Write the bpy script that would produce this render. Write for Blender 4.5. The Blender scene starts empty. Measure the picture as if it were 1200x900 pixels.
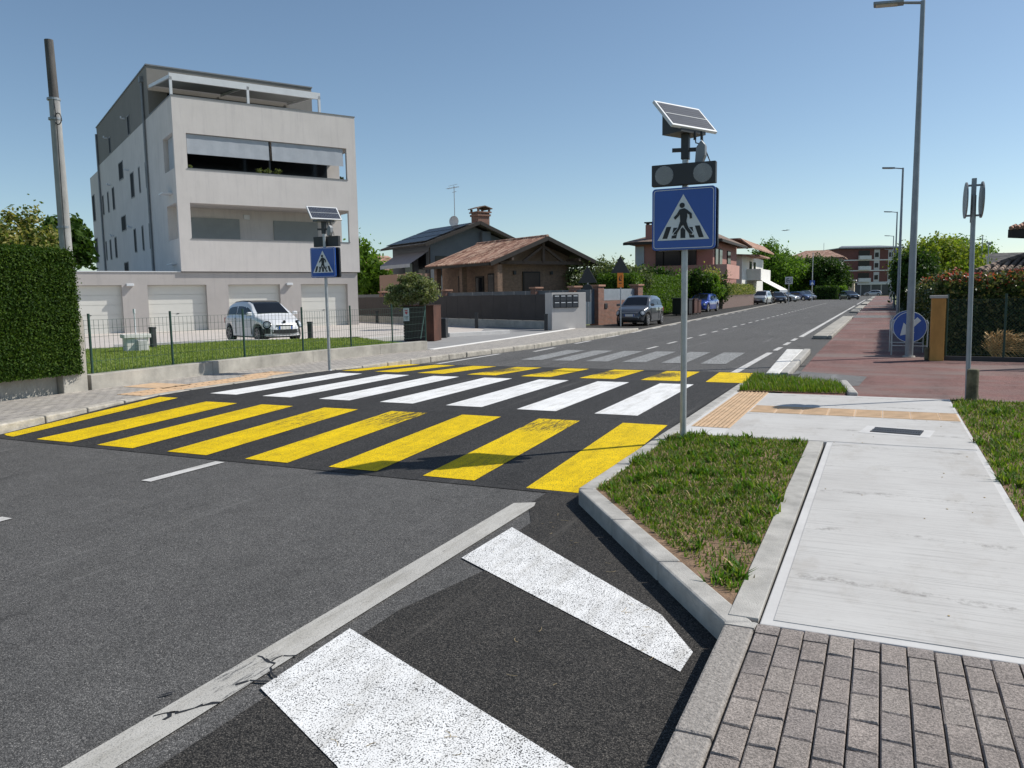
import bpy, bmesh, math, random
import numpy as np
from mathutils import Vector, Matrix
random.seed(7); rng = np.random.default_rng(11)
R = math.radians
scn = bpy.context.scene
C = scn.collection

# ------------------------------------------------------------ camera
F_PX, EYE = 930.0, 1.6
YAW, PITCH, ROLL = math.atan(434/F_PX), R(6.38), R(0.9)
fw = Vector((-math.sin(YAW)*math.cos(PITCH), math.cos(YAW)*math.cos(PITCH), -math.sin(PITCH)))
r0 = Vector((math.cos(YAW), math.sin(YAW), 0)); u0 = r0.cross(fw)
rt = math.cos(ROLL)*r0 - math.sin(ROLL)*u0; up = rt.cross(fw)
CAM = Vector((0, 0, EYE))
cam = bpy.data.cameras.new('camera'); camo = bpy.data.objects.new('camera', cam); C.objects.link(camo)
cam.sensor_width = 36; cam.lens = F_PX/1200*36; cam.clip_end = 5000; cam.clip_start = .05
camo.matrix_world = Matrix(((rt.x, up.x, -fw.x, 0), (rt.y, up.y, -fw.y, 0), (rt.z, up.z, -fw.z, EYE), (0, 0, 0, 1)))
scn.camera = camo

# ------------------------------------------------------------ light
SUN_AZ, SUN_EL = R(52), R(46)          # azimuth measured from +Y towards +X
w = bpy.data.worlds.new('World'); scn.world = w; w.use_nodes = True
nt = w.node_tree; bg = nt.nodes['Background']; sky = nt.nodes.new('ShaderNodeTexSky')
sky.sky_type = 'NISHITA'; sky.sun_disc = False; sky.sun_elevation = SUN_EL; sky.sun_rotation = SUN_AZ
sky.air_density = 1.0; sky.dust_density = 1.5; sky.ozone_density = 4.0; sky.altitude = 1500
tint = nt.nodes.new('ShaderNodeMix'); tint.data_type = 'RGBA'; tint.blend_type = 'MULTIPLY'; tint.inputs[0].default_value = 1; tint.inputs[7].default_value = (1.13, 1.07, .93, 1)
nt.links.new(sky.outputs[0], tint.inputs[6]); nt.links.new(tint.outputs[2], bg.inputs[0]); bg.inputs[1].default_value = 0.112
sl = bpy.data.lights.new('sun', 'SUN'); sl.energy = 4.1; sl.angle = R(.5); sl.color = (1, .955, .88)
so = bpy.data.objects.new('sun', sl); C.objects.link(so)
sd = Vector((math.sin(SUN_AZ)*math.cos(SUN_EL), math.cos(SUN_AZ)*math.cos(SUN_EL), math.sin(SUN_EL)))
so.rotation_euler = sd.to_track_quat('Z', 'Y').to_euler(); so.location = (20, 20, 30)
scn.view_settings.view_transform = 'Standard'; scn.view_settings.look = 'None'
scn.view_settings.exposure = 0.2; scn.view_settings.gamma = 1
scn.render.engine = 'CYCLES'
scn.cycles.max_bounces = 6; scn.cycles.transparent_max_bounces = 12

# ------------------------------------------------------------ survey helpers (metres; x across the street, y along it)
def ray(px, py): return fw + (px-600)/F_PX*rt - (py-450)/F_PX*up
def G(px, py, z=0.0):
    d = ray(px, py); k = (z-EYE)/d.z; return (d.x*k, d.y*k)
def D(px, py, k): return CAM + k*ray(px, py)

# ------------------------------------------------------------ materials
def _n(nt, t, **k):
    n = nt.nodes.new(t)
    for a, b in k.items():
        if a[0] == 'i' and a[1:].isdigit(): n.inputs[int(a[1:])].default_value = b
        else: setattr(n, a, b)
    return n
def coords(nt, scale=(1,1,1), obj=True):
    tc = _n(nt, 'ShaderNodeTexCoord'); mp = _n(nt, 'ShaderNodeMapping')
    mp.inputs['Scale'].default_value = scale
    nt.links.new(tc.outputs['Object'], mp.inputs[0]); return mp.outputs[0]
def noise(nt, vec, scale, detail=4, rough=.6):
    n = _n(nt, 'ShaderNodeTexNoise'); n.inputs['Scale'].default_value = scale
    n.inputs['Detail'].default_value = detail; n.inputs['Roughness'].default_value = rough
    nt.links.new(vec, n.inputs['Vector']); return n.outputs[0]
def ramp(nt, fac, stops):
    n = _n(nt, 'ShaderNodeValToRGB'); e = n.color_ramp.elements
    while len(e) < len(stops): e.new(.5)
    for k, (p, c) in enumerate(stops):
        e[k].position = p; e[k].color = (*c, 1) if len(c) == 3 else c
    nt.links.new(fac, n.inputs[0]); return n.outputs[0]
def mixc(nt, fac, a, b, mode='MIX'):
    n = _n(nt, 'ShaderNodeMix', data_type='RGBA', blend_type=mode)
    for s, v in ((0, fac), (6, a), (7, b)):
        if hasattr(v, 'is_output') or isinstance(v, bpy.types.NodeSocket): nt.links.new(v, n.inputs[s])
        elif isinstance(v, (int, float)): n.inputs[s].default_value = v
        else: n.inputs[s].default_value = (*v, 1)
    return n.outputs[2]
def math_(nt, op, a, b=0.0, clamp=False):
    n = _n(nt, 'ShaderNodeMath', operation=op, use_clamp=clamp)
    for s, v in ((0, a), (1, b)):
        if isinstance(v, bpy.types.NodeSocket): nt.links.new(v, n.inputs[s])
        else: n.inputs[s].default_value = v
    return n.outputs[0]
def base(name):
    m = bpy.data.materials.new(name); m.use_nodes = True
    return m, m.node_tree, m.node_tree.nodes['Principled BSDF']
def bump(nt, p, h, strength=.3, dist=.01):
    b = _n(nt, 'ShaderNodeBump'); b.inputs['Strength'].default_value = strength; b.inputs['Distance'].default_value = dist
    nt.links.new(h, b.inputs['Height']); nt.links.new(b.outputs[0], p.inputs['Normal'])
def pm(name, col, rough=.7, var=.12, scale=3., bmp=0., bscale=80., metal=0., coat=0., spec=.5, stretch=(1,1,1)):
    m, nt, p = base(name)
    v = coords(nt, stretch); f = noise(nt, v, scale, 5, .65)
    a = tuple(max(0, c*(1-var*1.6)) for c in col); b = tuple(min(1, c*(1+var*1.6)) for c in col)
    nt.links.new(ramp(nt, f, [(.25, a), (.75, b)]), p.inputs['Base Color'])
    p.inputs['Roughness'].default_value = rough; p.inputs['Metallic'].default_value = metal
    p.inputs['Coat Weight'].default_value = coat; p.inputs['Coat Roughness'].default_value = .05
    p.inputs['Specular IOR Level'].default_value = spec
    if bmp: bump(nt, p, noise(nt, v, bscale, 3), bmp, .01)
    return m
def asphalt(name, lo, hi, speck, patch=.25, spk=.62, vs=170, gap=.35):
    """stone chips of random brightness set in dark binder, with wheel tracks, patches and dusty streaks"""
    m, nt, p = base(name)
    v = coords(nt)
    big = noise(nt, coords(nt, (1, .22, 1)), .9, 5, .6)
    med = noise(nt, v, 5, 6, .7)
    fine = noise(nt, v, 330, 2, .8)
    vo = _n(nt, 'ShaderNodeTexVoronoi'); vo.inputs['Scale'].default_value = vs; nt.links.new(v, vo.inputs['Vector'])
    sp = _n(nt, 'ShaderNodeSeparateColor'); nt.links.new(vo.outputs['Color'], sp.inputs[0])
    chip = math_(nt, 'ADD', math_(nt, 'MULTIPLY', sp.outputs[0], .72), math_(nt, 'MULTIPLY', fine, .28))
    mid = tuple((x+y)/2 for x, y in zip(lo, hi))
    c = ramp(nt, chip, [(.12, lo), (.5, mid), (spk, hi), (spk+.13, speck)])
    g = ramp(nt, vo.outputs['Distance'], [(.35, (1,1,1)), (.75, (gap,gap,gap))])
    c = mixc(nt, 1., c, g, 'MULTIPLY')
    st = noise(nt, coords(nt, (3.2, .13, 1)), 1.0, 5, .7)
    c = mixc(nt, ramp(nt, st, [(.60, (0,0,0)), (.70, (.45,.45,.45))]), c, tuple(x*1.25 for x in hi))
    dk = noise(nt, coords(nt, (1.3, .35, 1)), 1.7, 6, .75)
    c = mixc(nt, 1., c, ramp(nt, dk, [(.30, (.62,.62,.62)), (.42, (1,1,1))]), 'MULTIPLY')
    k = math_(nt, 'ADD', math_(nt, 'MULTIPLY', big, patch*2), 1-patch)
    k2 = math_(nt, 'MULTIPLY', k, math_(nt, 'ADD', math_(nt, 'MULTIPLY', med, .7), .65))
    comb = _n(nt, 'ShaderNodeCombineColor')
    for i in range(3): nt.links.new(k2, comb.inputs[i])
    c = mixc(nt, 1.0, c, comb.outputs[0], 'MULTIPLY')
    nt.links.new(c, p.inputs['Base Color']); p.inputs['Roughness'].default_value = .85
    p.inputs['Specular IOR Level'].default_value = .3
    bump(nt, p, math_(nt, 'SUBTRACT', math_(nt, 'MULTIPLY', fine, .5), vo.outputs['Distance']), .6, .005)
    return m
def paint(name, col, under, wear=.5, worn_spots=(), stretch=(9, 1.2, 1), speck=.5, pit=(170, .84)):
    """road paint, worn through to the asphalt where tyres cross it"""
    m, nt, p = base(name)
    v = coords(nt)
    big = noise(nt, v, 2.2, 5, .6)
    tint = ramp(nt, big, [(.3, tuple(c*.84 for c in col)), (.65, col)])
    grime = noise(nt, coords(nt, (5, .8, 1)), 2.0, 6, .75)
    tint = mixc(nt, 1., tint, ramp(nt, grime, [(.36, (.80,.79,.77)), (.52, (1,1,1))]), 'MULTIPLY')
    streak = noise(nt, coords(nt, stretch), 5, 6, .75)
    fine = noise(nt, v, 120, 3, .8)
    s = math_(nt, 'ADD', math_(nt, 'MULTIPLY', streak, .85), math_(nt, 'MULTIPLY', fine, .25))
    thr = None
    if worn_spots:
        sep = _n(nt, 'ShaderNodeSeparateXYZ'); nt.links.new(v, sep.inputs[0])
        for (x, y, rx, ry, a) in worn_spots:
            dx = math_(nt, 'DIVIDE', math_(nt, 'SUBTRACT', sep.outputs[0], x), rx)
            dy = math_(nt, 'DIVIDE', math_(nt, 'SUBTRACT', sep.outputs[1], y), ry)
            d = math_(nt, 'ADD', math_(nt, 'MULTIPLY', dx, dx), math_(nt, 'MULTIPLY', dy, dy))
            g = math_(nt, 'MULTIPLY', math_(nt, 'SUBTRACT', 1.0, d, True), a)
            thr = g if thr is None else math_(nt, 'ADD', thr, g)
        s = math_(nt, 'ADD', s, thr)
    fac = ramp(nt, s, [(wear, (0,0,0)), (wear+.06, (1,1,1))])
    vo = _n(nt, 'ShaderNodeTexVoronoi'); vo.inputs['Scale'].default_value = pit[0]; nt.links.new(v, vo.inputs['Vector'])
    dn = noise(nt, v, 6, 4, .7)
    pits = ramp(nt, math_(nt, 'ADD', vo.outputs['Distance'], math_(nt, 'MULTIPLY', dn, .35)), [(pit[1], (0,0,0)), (pit[1]+.07, (1,1,1))])
    fac2 = math_(nt, 'MAXIMUM', math_(nt, 'MULTIPLY', fac, .92), math_(nt, 'MULTIPLY', pits, speck))
    c = mixc(nt, fac2, tint, under)
    nt.links.new(c, p.inputs['Base Color']); p.inputs['Roughness'].default_value = .8; p.inputs['Specular IOR Level'].default_value = .2
    bump(nt, p, fine, .5, .005)
    return m
def leafmat(name, cols, rough=.5, trans=.25, scale=1.2):
    m, nt, p = base(name)
    v = coords(nt)
    oi = noise(nt, v, scale*9, 3, .8); big = noise(nt, v, scale, 3, .5)
    f = math_(nt, 'ADD', math_(nt, 'MULTIPLY', oi, .6), math_(nt, 'MULTIPLY', big, .4))
    n = len(cols); st = [(.32+.36*k/(n-1), c) for k, c in enumerate(cols)]
    col = ramp(nt, f, st); nt.links.new(col, p.inputs['Base Color'])
    p.inputs['Roughness'].default_value = rough; p.inputs['Specular IOR Level'].default_value = .16
    tb = _n(nt, 'ShaderNodeBsdfTranslucent'); nt.links.new(mixc(nt, 1., col, (1.15, 1.2, .6), 'MULTIPLY'), tb.inputs[0])
    mx = _n(nt, 'ShaderNodeMixShader'); mx.inputs[0].default_value = min(.5, trans*1.4)
    nt.links.new(p.outputs[0], mx.inputs[1]); nt.links.new(tb.outputs[0], mx.inputs[2])
    nt.links.new(mx.outputs[0], nt.nodes['Material Output'].inputs[0])
    return m
def bricks(name, c1, c2, mortar, scale, w=.5, h=.25, ms=.02, bmp=.5, rough=.85, vertical=True, rot=0):
    m, nt, p = base(name)
    tc = _n(nt, 'ShaderNodeTexCoord'); v = tc.outputs['Object']
    if vertical:      # use (x+y, z)
        s = _n(nt, 'ShaderNodeSeparateXYZ'); nt.links.new(v, s.inputs[0])
        cb = _n(nt, 'ShaderNodeCombineXYZ'); nt.links.new(math_(nt, 'ADD', s.outputs[0], s.outputs[1]), cb.inputs[0]); nt.links.new(s.outputs[2], cb.inputs[1])
        v = cb.outputs[0]
    mp = _n(nt, 'ShaderNodeMapping'); mp.inputs['Rotation'].default_value = (0, 0, rot); nt.links.new(v, mp.inputs[0]); v = mp.outputs[0]
    b = _n(nt, 'ShaderNodeTexBrick'); nt.links.new(v, b.inputs[0])
    b.inputs['Scale'].default_value = scale; b.inputs['Brick Width'].default_value = w; b.inputs['Row Height'].default_value = h
    b.inputs['Mortar Size'].default_value = ms; b.inputs['Color1'].default_value = (*c1, 1); b.inputs['Color2'].default_value = (*c2, 1); b.inputs['Mortar'].default_value = (*mortar, 1)
    f = noise(nt, coords(nt), 6, 5, .7)
    g = ramp(nt, f, [(.25, (.7,.7,.7)), (.75, (1.25,1.25,1.25))])
    nt.links.new(mixc(nt, 1., b.outputs[0], g, 'MULTIPLY'), p.inputs['Base Color']); p.inputs['Roughness'].default_value = rough
    bump(nt, p, math_(nt, 'SUBTRACT', math_(nt, 'MULTIPLY', noise(nt, coords(nt), 60, 3), .4), b.outputs['Fac']), bmp, .01)
    return m

# ------------------------------------------------------------ mesh helpers
class MB:
    def __init__(s): s.v = []; s.f = []; s.m = []; s.mi = 0
    def face(s, pts):
        k = len(s.v); s.v += [tuple(p) for p in pts]; s.f.append(tuple(range(k, k+len(pts)))); s.m.append(s.mi); return s
    def box(s, x0, x1, y0, y1, z0, z1):
        k = len(s.v)
        s.v += [(x0,y0,z0),(x1,y0,z0),(x1,y1,z0),(x0,y1,z0),(x0,y0,z1),(x1,y0,z1),(x1,y1,z1),(x0,y1,z1)]
        for q in ((0,3,2,1),(4,5,6,7),(0,1,5,4),(1,2,6,5),(2,3,7,6),(3,0,4,7)): s.f.append(tuple(k+i for i in q)); s.m.append(s.mi)
        return s
    def bar(s, a, b, wx, wz, up=(0,0,1)):
        a, b = Vector(a), Vector(b); d = (b-a).normalized(); u = Vector(up)
        if abs(d.dot(u)) > .98: u = Vector((0,1,0))
        x = d.cross(u).normalized(); z = x.cross(d).normalized()
        k = len(s.v)
        for p in (a, b):
            for i, j in ((-1,-1),(1,-1),(1,1),(-1,1)): s.v.append(tuple(p + x*wx/2*i + z*wz/2*j))
        for q in ((0,1,2,3),(7,6,5,4),(0,4,5,1),(1,5,6,2),(2,6,7,3),(3,7,4,0)): s.f.append(tuple(k+i for i in q)); s.m.append(s.mi)
        return s
    def tube(s, a, b, ra, rb=None, n=12, cap=True):
        rb = ra if rb is None else rb
        a, b = Vector(a), Vector(b); d = (b-a).normalized(); u = Vector((0,0,1)) if abs(d.z) < .95 else Vector((1,0,0))
        x = d.cross(u).normalized(); y = d.cross(x)
        k = len(s.v)
        for p, r in ((a, ra), (b, rb)):
            for i in range(n): t = 2*math.pi*i/n; s.v.append(tuple(p + x*r*math.cos(t) + y*r*math.sin(t)))
        for i in range(n): s.f.append((k+i, k+(i+1)%n, k+n+(i+1)%n, k+n+i)); s.m.append(s.mi)
        if cap: s.f.append(tuple(k+n-1-i for i in range(n))); s.m.append(s.mi); s.f.append(tuple(k+n+i for i in range(n))); s.m.append(s.mi)
        return s
    def path(s, pts, r, n=8):
        for a, b in zip(pts[:-1], pts[1:]): s.tube(a, b, r, n=n)
        return s
    def prism(s, pts, ext):      # pts: closed 3-D outline, ext: vector
        e = Vector(ext); k = len(s.v); n = len(pts)
        s.v += [tuple(p) for p in pts] + [tuple(Vector(p)+e) for p in pts]
        s.f.append(tuple(range(k+n-1, k-1, -1))); s.f.append(tuple(range(k+n, k+2*n))); s.m += [s.mi]*2
        for i in range(n): s.f.append((k+i, k+(i+1)%n, k+n+(i+1)%n, k+n+i)); s.m.append(s.mi)
        return s
    def ribbon(s, pts, wl, wr, z0, z1):     # solid strip along a 2-D polyline: wl to its left, wr to its right
        n = len(pts); L = []; Rr = []
        for i, p in enumerate(pts):
            a = Vector(pts[max(0, i-1)]); b = Vector(pts[min(n-1, i+1)]); d = (b-a).normalized(); nn = Vector((-d.y, d.x))
            L.append(Vector(p)+nn*wl); Rr.append(Vector(p)-nn*wr)
        for i in range(n-1):
            q = [L[i], Rr[i], Rr[i+1], L[i+1]]
            zz0 = z0(pts[i][1]) if callable(z0) else z0
            s.prism([(p.x, p.y, z0) for p in q], (0, 0, z1-z0))
        return s
    def build(s, name, mat, parent=None, smooth=False, bevel=0., recalc=True, seg=2):
        me = bpy.data.meshes.new(name); me.from_pydata(s.v, [], s.f)
        for m in (mat if isinstance(mat, (list, tuple)) else [mat]): me.materials.append(m)
        if isinstance(mat, (list, tuple)): me.polygons.foreach_set('material_index', s.m)
        if recalc:
            bm = bmesh.new(); bm.from_mesh(me); bmesh.ops.recalc_face_normals(bm, faces=bm.faces); bm.to_mesh(me); bm.free()
        if smooth:
            me.polygons.foreach_set('use_smooth', [True]*len(me.polygons))
            try: me.set_sharp_from_angle(angle=R(40))
            except Exception: pass
        me.update()
        o = bpy.data.objects.new(name, me); C.objects.link(o)
        if parent: o.parent = parent
        if bevel:
            b = o.modifiers.new('bevel', 'BEVEL'); b.width = bevel; b.segments = seg; b.limit_method = 'ANGLE'
        return o
def tag(o, label=None, cat=None, group=None, kind=None):
    if label: o['label'] = label
    if cat: o['category'] = cat
    if group: o['group'] = group
    if kind: o['kind'] = kind
    return o
def thing(name, label, cat, loc=(0,0,0), rz=0., group=None):
    o = bpy.data.objects.new(name, None); C.objects.link(o); o.location = loc; o.rotation_euler = (0, 0, rz); o.empty_display_size = .3
    return tag(o, label, cat, group)
def struct(o): o['kind'] = 'structure'; return o
def dup(root, loc, rz, label=None, group=None):
    r = root.copy(); C.objects.link(r); r.location = loc; r.rotation_euler = (0, 0, rz)
    if label: r['label'] = label
    if group: r['group'] = group
    for ch in root.children:
        c = ch.copy(); C.objects.link(c); c.parent = r
        for g in ch.children:
            d = g.copy(); C.objects.link(d); d.parent = c
    return r
def sheet(name, pts, z, mat, thick=0.0):
    m = MB()
    zf = z if callable(z) else (lambda x, y: z)
    m.face([(x, y, zf(x, y)) for x, y in pts])
    o = m.build(name, mat, recalc=False)
    if o.data.polygons[0].normal.z < 0: o.data.flip_normals()
    return struct(o)

# leaves: many small quads, numpy made
def leaf_mesh(P, N, size, jitter=.9, aspect=.55):
    n = len(P)
    a = rng.normal(size=(n, 3)); N = N + rng.normal(size=(n, 3))*jitter
    N /= np.linalg.norm(N, axis=1)[:, None] + 1e-9
    t = np.cross(N, a); t /= np.linalg.norm(t, axis=1)[:, None] + 1e-9; b = np.cross(N, t)
    s = size*rng.uniform(.6, 1.4, n)[:, None]
    v = np.stack([P - t*s, P - b*s*aspect + N*s*.12, P + t*s, P + b*s*aspect + N*s*.12], 1).reshape(-1, 3)
    return v
def leaf_obj(name, vs, mats, idx=None, parent=None, core=None):
    v = np.concatenate(vs); n = len(v)//4
    me = bpy.data.meshes.new(name)
    V = [tuple(x) for x in v.tolist()]; F = [(4*i, 4*i+1, 4*i+2, 4*i+3) for i in range(n)]
    mi = list(idx) if idx is not None else [0]*n
    if core:
        k = len(V); V += core.v; F += [tuple(k+i for i in f) for f in core.f]; mi += [len(mats)-1]*len(core.f)
    me.from_pydata(V, [], F)
    for m in mats: me.materials.append(m)
    me.polygons.foreach_set('material_index', mi); me.update()
    o = bpy.data.objects.new(name, me); C.objects.link(o)
    if parent: o.parent = parent
    return o
def ell_points(c, r, n, clumps=40, spread=.22, shell=.75):
    """leaf positions clumped through an ellipsoid's volume"""
    d = rng.normal(size=(clumps, 3)); d /= np.linalg.norm(d, axis=1)[:, None]
    rad = rng.uniform(shell*.6, 1.0, clumps)[:, None]
    cc = d*rad
    k = rng.integers(0, clumps, n)
    q = cc[k] + rng.normal(size=(n, 3))*spread*rng.uniform(.5, 1.1, clumps)[k][:, None]
    N = q/(np.linalg.norm(q, axis=1)[:, None]+1e-9)
    return q*np.array(r)+np.array(c), N
def tree(name, label, x, y, z0, h, blobs, mats, leaf=.09, n=6000, trunk_r=.15, trunk_top=None, group=None, cat='tree', bark=None, clumps=40, part='crown', spread=.22):
    t = thing(name, label, cat, (x, y, z0), 0, group)
    if trunk_r:
        m = MB(); tt = trunk_top or h*.55
        m.tube((0,0,0), (.05, .02, tt*.55), trunk_r, trunk_r*.75, 9).tube((.05,.02,tt*.55), (0,.05,tt), trunk_r*.75, trunk_r*.45, 9)
        for b in blobs:
            m.tube((.03,.02,tt*.6), (b[0]*.8, b[1]*.8, b[2]), trunk_r*.45, trunk_r*.12, 7)
        m.build('trunk', bark or M['bark'], t, smooth=True)
    vs = []; tot = sum(b[3]*b[4]*b[5] for b in blobs)
    for b in blobs:
        k = int(n*b[3]*b[4]*b[5]/tot)
        P, N = ell_points(b[:3], b[3:6], k, clumps, spread)
        vs.append(leaf_mesh(P, N, leaf))
    nn = sum(len(v) for v in vs)//4
    idx = rng.integers(0, len(mats), nn).tolist()
    leaf_obj(part, vs, mats, idx, t)
    return t
def hedge(name, label, x0, x1, y0, y1, z0, z1, mats, core_mat, leaf=.03, dens=2200, rz=0, loc=(0,0,0), rough=.04, group=None, cat='hedge', faces='xXyYZ'):
    t = thing(name, label, cat, loc, rz, group)
    pts = []; nr = []
    def add(n, f, N):
        u = rng.uniform(0, 1, (n, 2)); p = f(u); 
        b = np.sin(p*4.1+1.3).sum(1)*.3+np.sin(p[:, ::-1]*9.7).sum(1)*.25
        p = p + np.array(N)*(rng.normal(size=(n, 1))*rough + b[:, None]*rough*.9); pts.append(p); nr.append(np.tile(np.array(N, float), (n, 1)))
    dx, dy, dz = x1-x0, y1-y0, z1-z0
    if 'y' in faces: add(int(dens*dx*dz), lambda u: np.stack([x0+dx*u[:,0], np.full(len(u), y0), z0+dz*u[:,1]], 1), (0,-1,0))
    if 'Y' in faces: add(int(dens*dx*dz), lambda u: np.stack([x0+dx*u[:,0], np.full(len(u), y1), z0+dz*u[:,1]], 1), (0,1,0))
    if 'x' in faces: add(int(dens*dy*dz), lambda u: np.stack([np.full(len(u), x0), y0+dy*u[:,0], z0+dz*u[:,1]], 1), (-1,0,0))
    if 'X' in faces: add(int(dens*dy*dz), lambda u: np.stack([np.full(len(u), x1), y0+dy*u[:,0], z0+dz*u[:,1]], 1), (1,0,0))
    if 'Z' in faces: add(int(dens*dx*dy), lambda u: np.stack([x0+dx*u[:,0], y0+dy*u[:,1], np.full(len(u), z1)], 1), (0,0,1))
    P = np.concatenate(pts); N = np.concatenate(nr)
    v = leaf_mesh(P, N, leaf, .8)
    core = MB(); e = rough*1.6+.02; core.box(x0+e, x1-e, y0+e, y1-e, z0, z1-e)
    leaf_obj('foliage', [v], list(mats)+[core_mat], rng.integers(0, len(mats), len(P)).tolist(), t, core)
    return t
def blades(name, pts, zf, hmin, hmax, wd, mats, lean=.5, wts=None):
    """grass blades as bent tapered strips, one mesh"""
    n = len(pts); h = rng.uniform(hmin, hmax, n)*rng.uniform(.5, 1, n); a = rng.uniform(0, 2*np.pi, n); l = rng.uniform(.1, 1, n)*lean*h
    wx = np.cos(a+np.pi/2)*wd*rng.uniform(.5, 1.3, n)/2; wy = np.sin(a+np.pi/2)*wd/2
    z = np.array([zf(p[0], p[1]) for p in pts]); x, y = pts[:,0], pts[:,1]
    dx, dy = np.cos(a)*l, np.sin(a)*l
    v = np.stack([np.stack([x-wx, y-wy, z], 1), np.stack([x+wx, y+wy, z], 1),
                  np.stack([x+dx*.4+wx*.8, y+dy*.4+wy*.8, z+h*.6], 1), np.stack([x+dx*.4-wx*.8, y+dy*.4-wy*.8, z+h*.6], 1),
                  np.stack([x+dx, y+dy, z+h], 1)], 1).reshape(-1, 3)
    F = []; 
    for i in range(n): k = 5*i; F += [(k, k+1, k+2, k+3), (k+3, k+2, k+4)]
    me = bpy.data.meshes.new(name); me.from_pydata(v.tolist(), [], F)
    for m in mats: me.materials.append(m)
    mi = rng.choice(len(mats), n, p=wts); me.polygons.foreach_set('material_index', np.repeat(mi, 2).tolist()); me.update()
    o = bpy.data.objects.new(name, me); C.objects.link(o); return o
def in_poly(p, poly):
    x, y = p[:,0], p[:,1]; r = np.zeros(len(p), bool); n = len(poly)
    for i in range(n):
        (x1, y1), (x2, y2) = poly[i], poly[(i+1) % n]
        c = ((y1 > y) != (y2 > y)) & (x < (x2-x1)*(y-y1)/((y2-y1)+1e-12)+x1); r ^= c
    return r
def scatter(poly, n, clump=0.0, cs=.25):
    a = np.array(poly); lo, hi = a.min(0), a.max(0); out = []; tot = 0
    while tot < n:
        p = rng.uniform(lo, hi, (n, 2))
        if clump:
            d = np.sin(p[:,0]/cs*2.1+np.sin(p[:,1]/cs*1.3)*1.7)*np.sin(p[:,1]/cs*1.9+np.cos(p[:,0]/cs*2.3)*1.5)
            p = p[rng.uniform(-1, 1, len(p)) < d*clump+(1-clump)]
        p = p[in_poly(p, poly)]; out.append(p); tot += len(p)
    return np.concatenate(out)[:n]

# ------------------------------------------------------------ palette
M = {}
M['asphalt'] = asphalt('old_asphalt', (.055,.054,.053), (.185,.180,.174), (.46,.44,.41), .28, .80, 190, .45)
M['asphalt_new'] = asphalt('fresh_asphalt', (.008,.008,.009), (.10,.092,.082), (.28,.25,.215), .45, .82, 165, .15)
M['asphalt_table'] = asphalt('table_asphalt', (.016,.016,.017), (.078,.075,.072), (.20,.19,.18), .45, .82, 120, .35)
M['asphalt_red'] = asphalt('red_asphalt', (.15,.068,.06), (.31,.165,.145), (.40,.29,.25), .55, .8, 150, .5)
def _stain(m):
    nt = m.node_tree; p = nt.nodes['Principled BSDF']; l = p.inputs['Base Color'].links[0].from_socket
    f = noise(nt, coords(nt, (.35, 1., 1)), .8, 6, .7)
    nt.links.new(mixc(nt, ramp(nt, f, [(.47, (0,0,0)), (.62, (.75,.75,.75))]), l, (.20,.165,.15)), p.inputs['Base Color'])
_stain(M['asphalt_red'])
M['asphalt_grey'] = asphalt('patch_asphalt', (.14,.14,.14), (.28,.275,.27), (.4,.4,.39), .3, .8)
UND = (.03,.03,.031)
M['yellow'] = paint('yellow_paint', (.86,.60,.0), UND, .72, [(-5.4,8.35,.75,.8,.22),(-3.45,8.35,.7,.6,.20),(-6.6,7.9,.6,.8,.16),(-9.1,7.4,.6,.8,.16),(-4.9,14.7,.6,1.2,.26),(-3.7,14.6,.5,1.3,.3),(-7.2,14.6,.7,1.4,.3),(-6.1,14.4,.5,1.2,.25),(-3.3,6.6,.5,.7,.12)], speck=.7, pit=(150, .80))
M['white'] = paint('white_paint', (.84,.84,.83), UND, .72, [(-6.,9.6,1.4,.5,.08)], speck=.3)
M['white_chev'] = paint('white_rough_paint', (.86,.86,.85), UND, .80, [(-.75,3.3,.45,.4,.2),(-1.35,3.7,.3,1.2,.08)], (2,2,1), speck=.9, pit=(165, .80))
M['white_old'] = paint('old_white_paint', (.50,.485,.45), (.12,.12,.12), .66, [(-2.37,2.45,.3,.25,.12)], speck=.5)
M['white_thin'] = paint('edge_line_paint', (.62,.61,.59), (.1,.1,.1), .68, speck=.3)
M['ghost_white'] = paint('ghost_paint', (.34,.345,.34), (.11,.11,.11), .55, speck=.3)
M['concrete'] = pm('pale_concrete', (.40,.385,.35), .85, .16, 2.5, .35, 90)
M['concrete_wall'] = pm('weathered_concrete', (.36,.34,.30), .9, .25, 1.7, .5, 60)
M['kerb'] = pm('kerb_concrete', (.40,.385,.355), .88, .2, 5, .4, 120)
M['kerb_old'] = pm('old_kerb_stone', (.40,.37,.32), .9, .25, 5, .8, 30)
M['galv'] = pm('galvanised_steel', (.42,.44,.46), .45, .12, 9, metal=.55)
M['steel_dark'] = pm('painted_pole_steel', (.26,.29,.32), .5, .12, 4, metal=.4)
M['bark'] = pm('bark', (.16,.12,.09), .9, .3, 8, .6, 25)
M['black'] = pm('black_plastic', (.02,.021,.023), .45, .1, 5)
M['black_metal'] = pm('black_metal', (.03,.032,.035), .5, .1, 5)
M['rubber'] = pm('tyre_rubber', (.018,.018,.018), .8, .15, 20)
M['soil'] = pm('soil', (.22,.14,.085), .95, .35, 9, 1., 60)
M['glass'] = pm('window_glass', (.012,.014,.018), .12, .1, 1, spec=.25)
M['render'] = pm('light_grey_render', (.60,.565,.54), .9, .045, .7, .15, 120)
M['render_low'] = pm('mid_grey_render', (.44,.41,.39), .9, .05, .7, .15, 120)
M['taupe'] = pm('taupe_render', (.20,.19,.175), .9, .05, .7)
M['white_metal'] = pm('pale_metal', (.62,.64,.66), .45, .05, 2)
M['white_paintwork'] = pm('white_plaster', (.75,.73,.69), .8, .05, 2)
M['garage'] = pm('garage_door_paint', (.66,.65,.60), .55, .03, 1)
M['fabric'] = pm('blind_fabric', (.36,.39,.43), .85, .06, 2)
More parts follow.
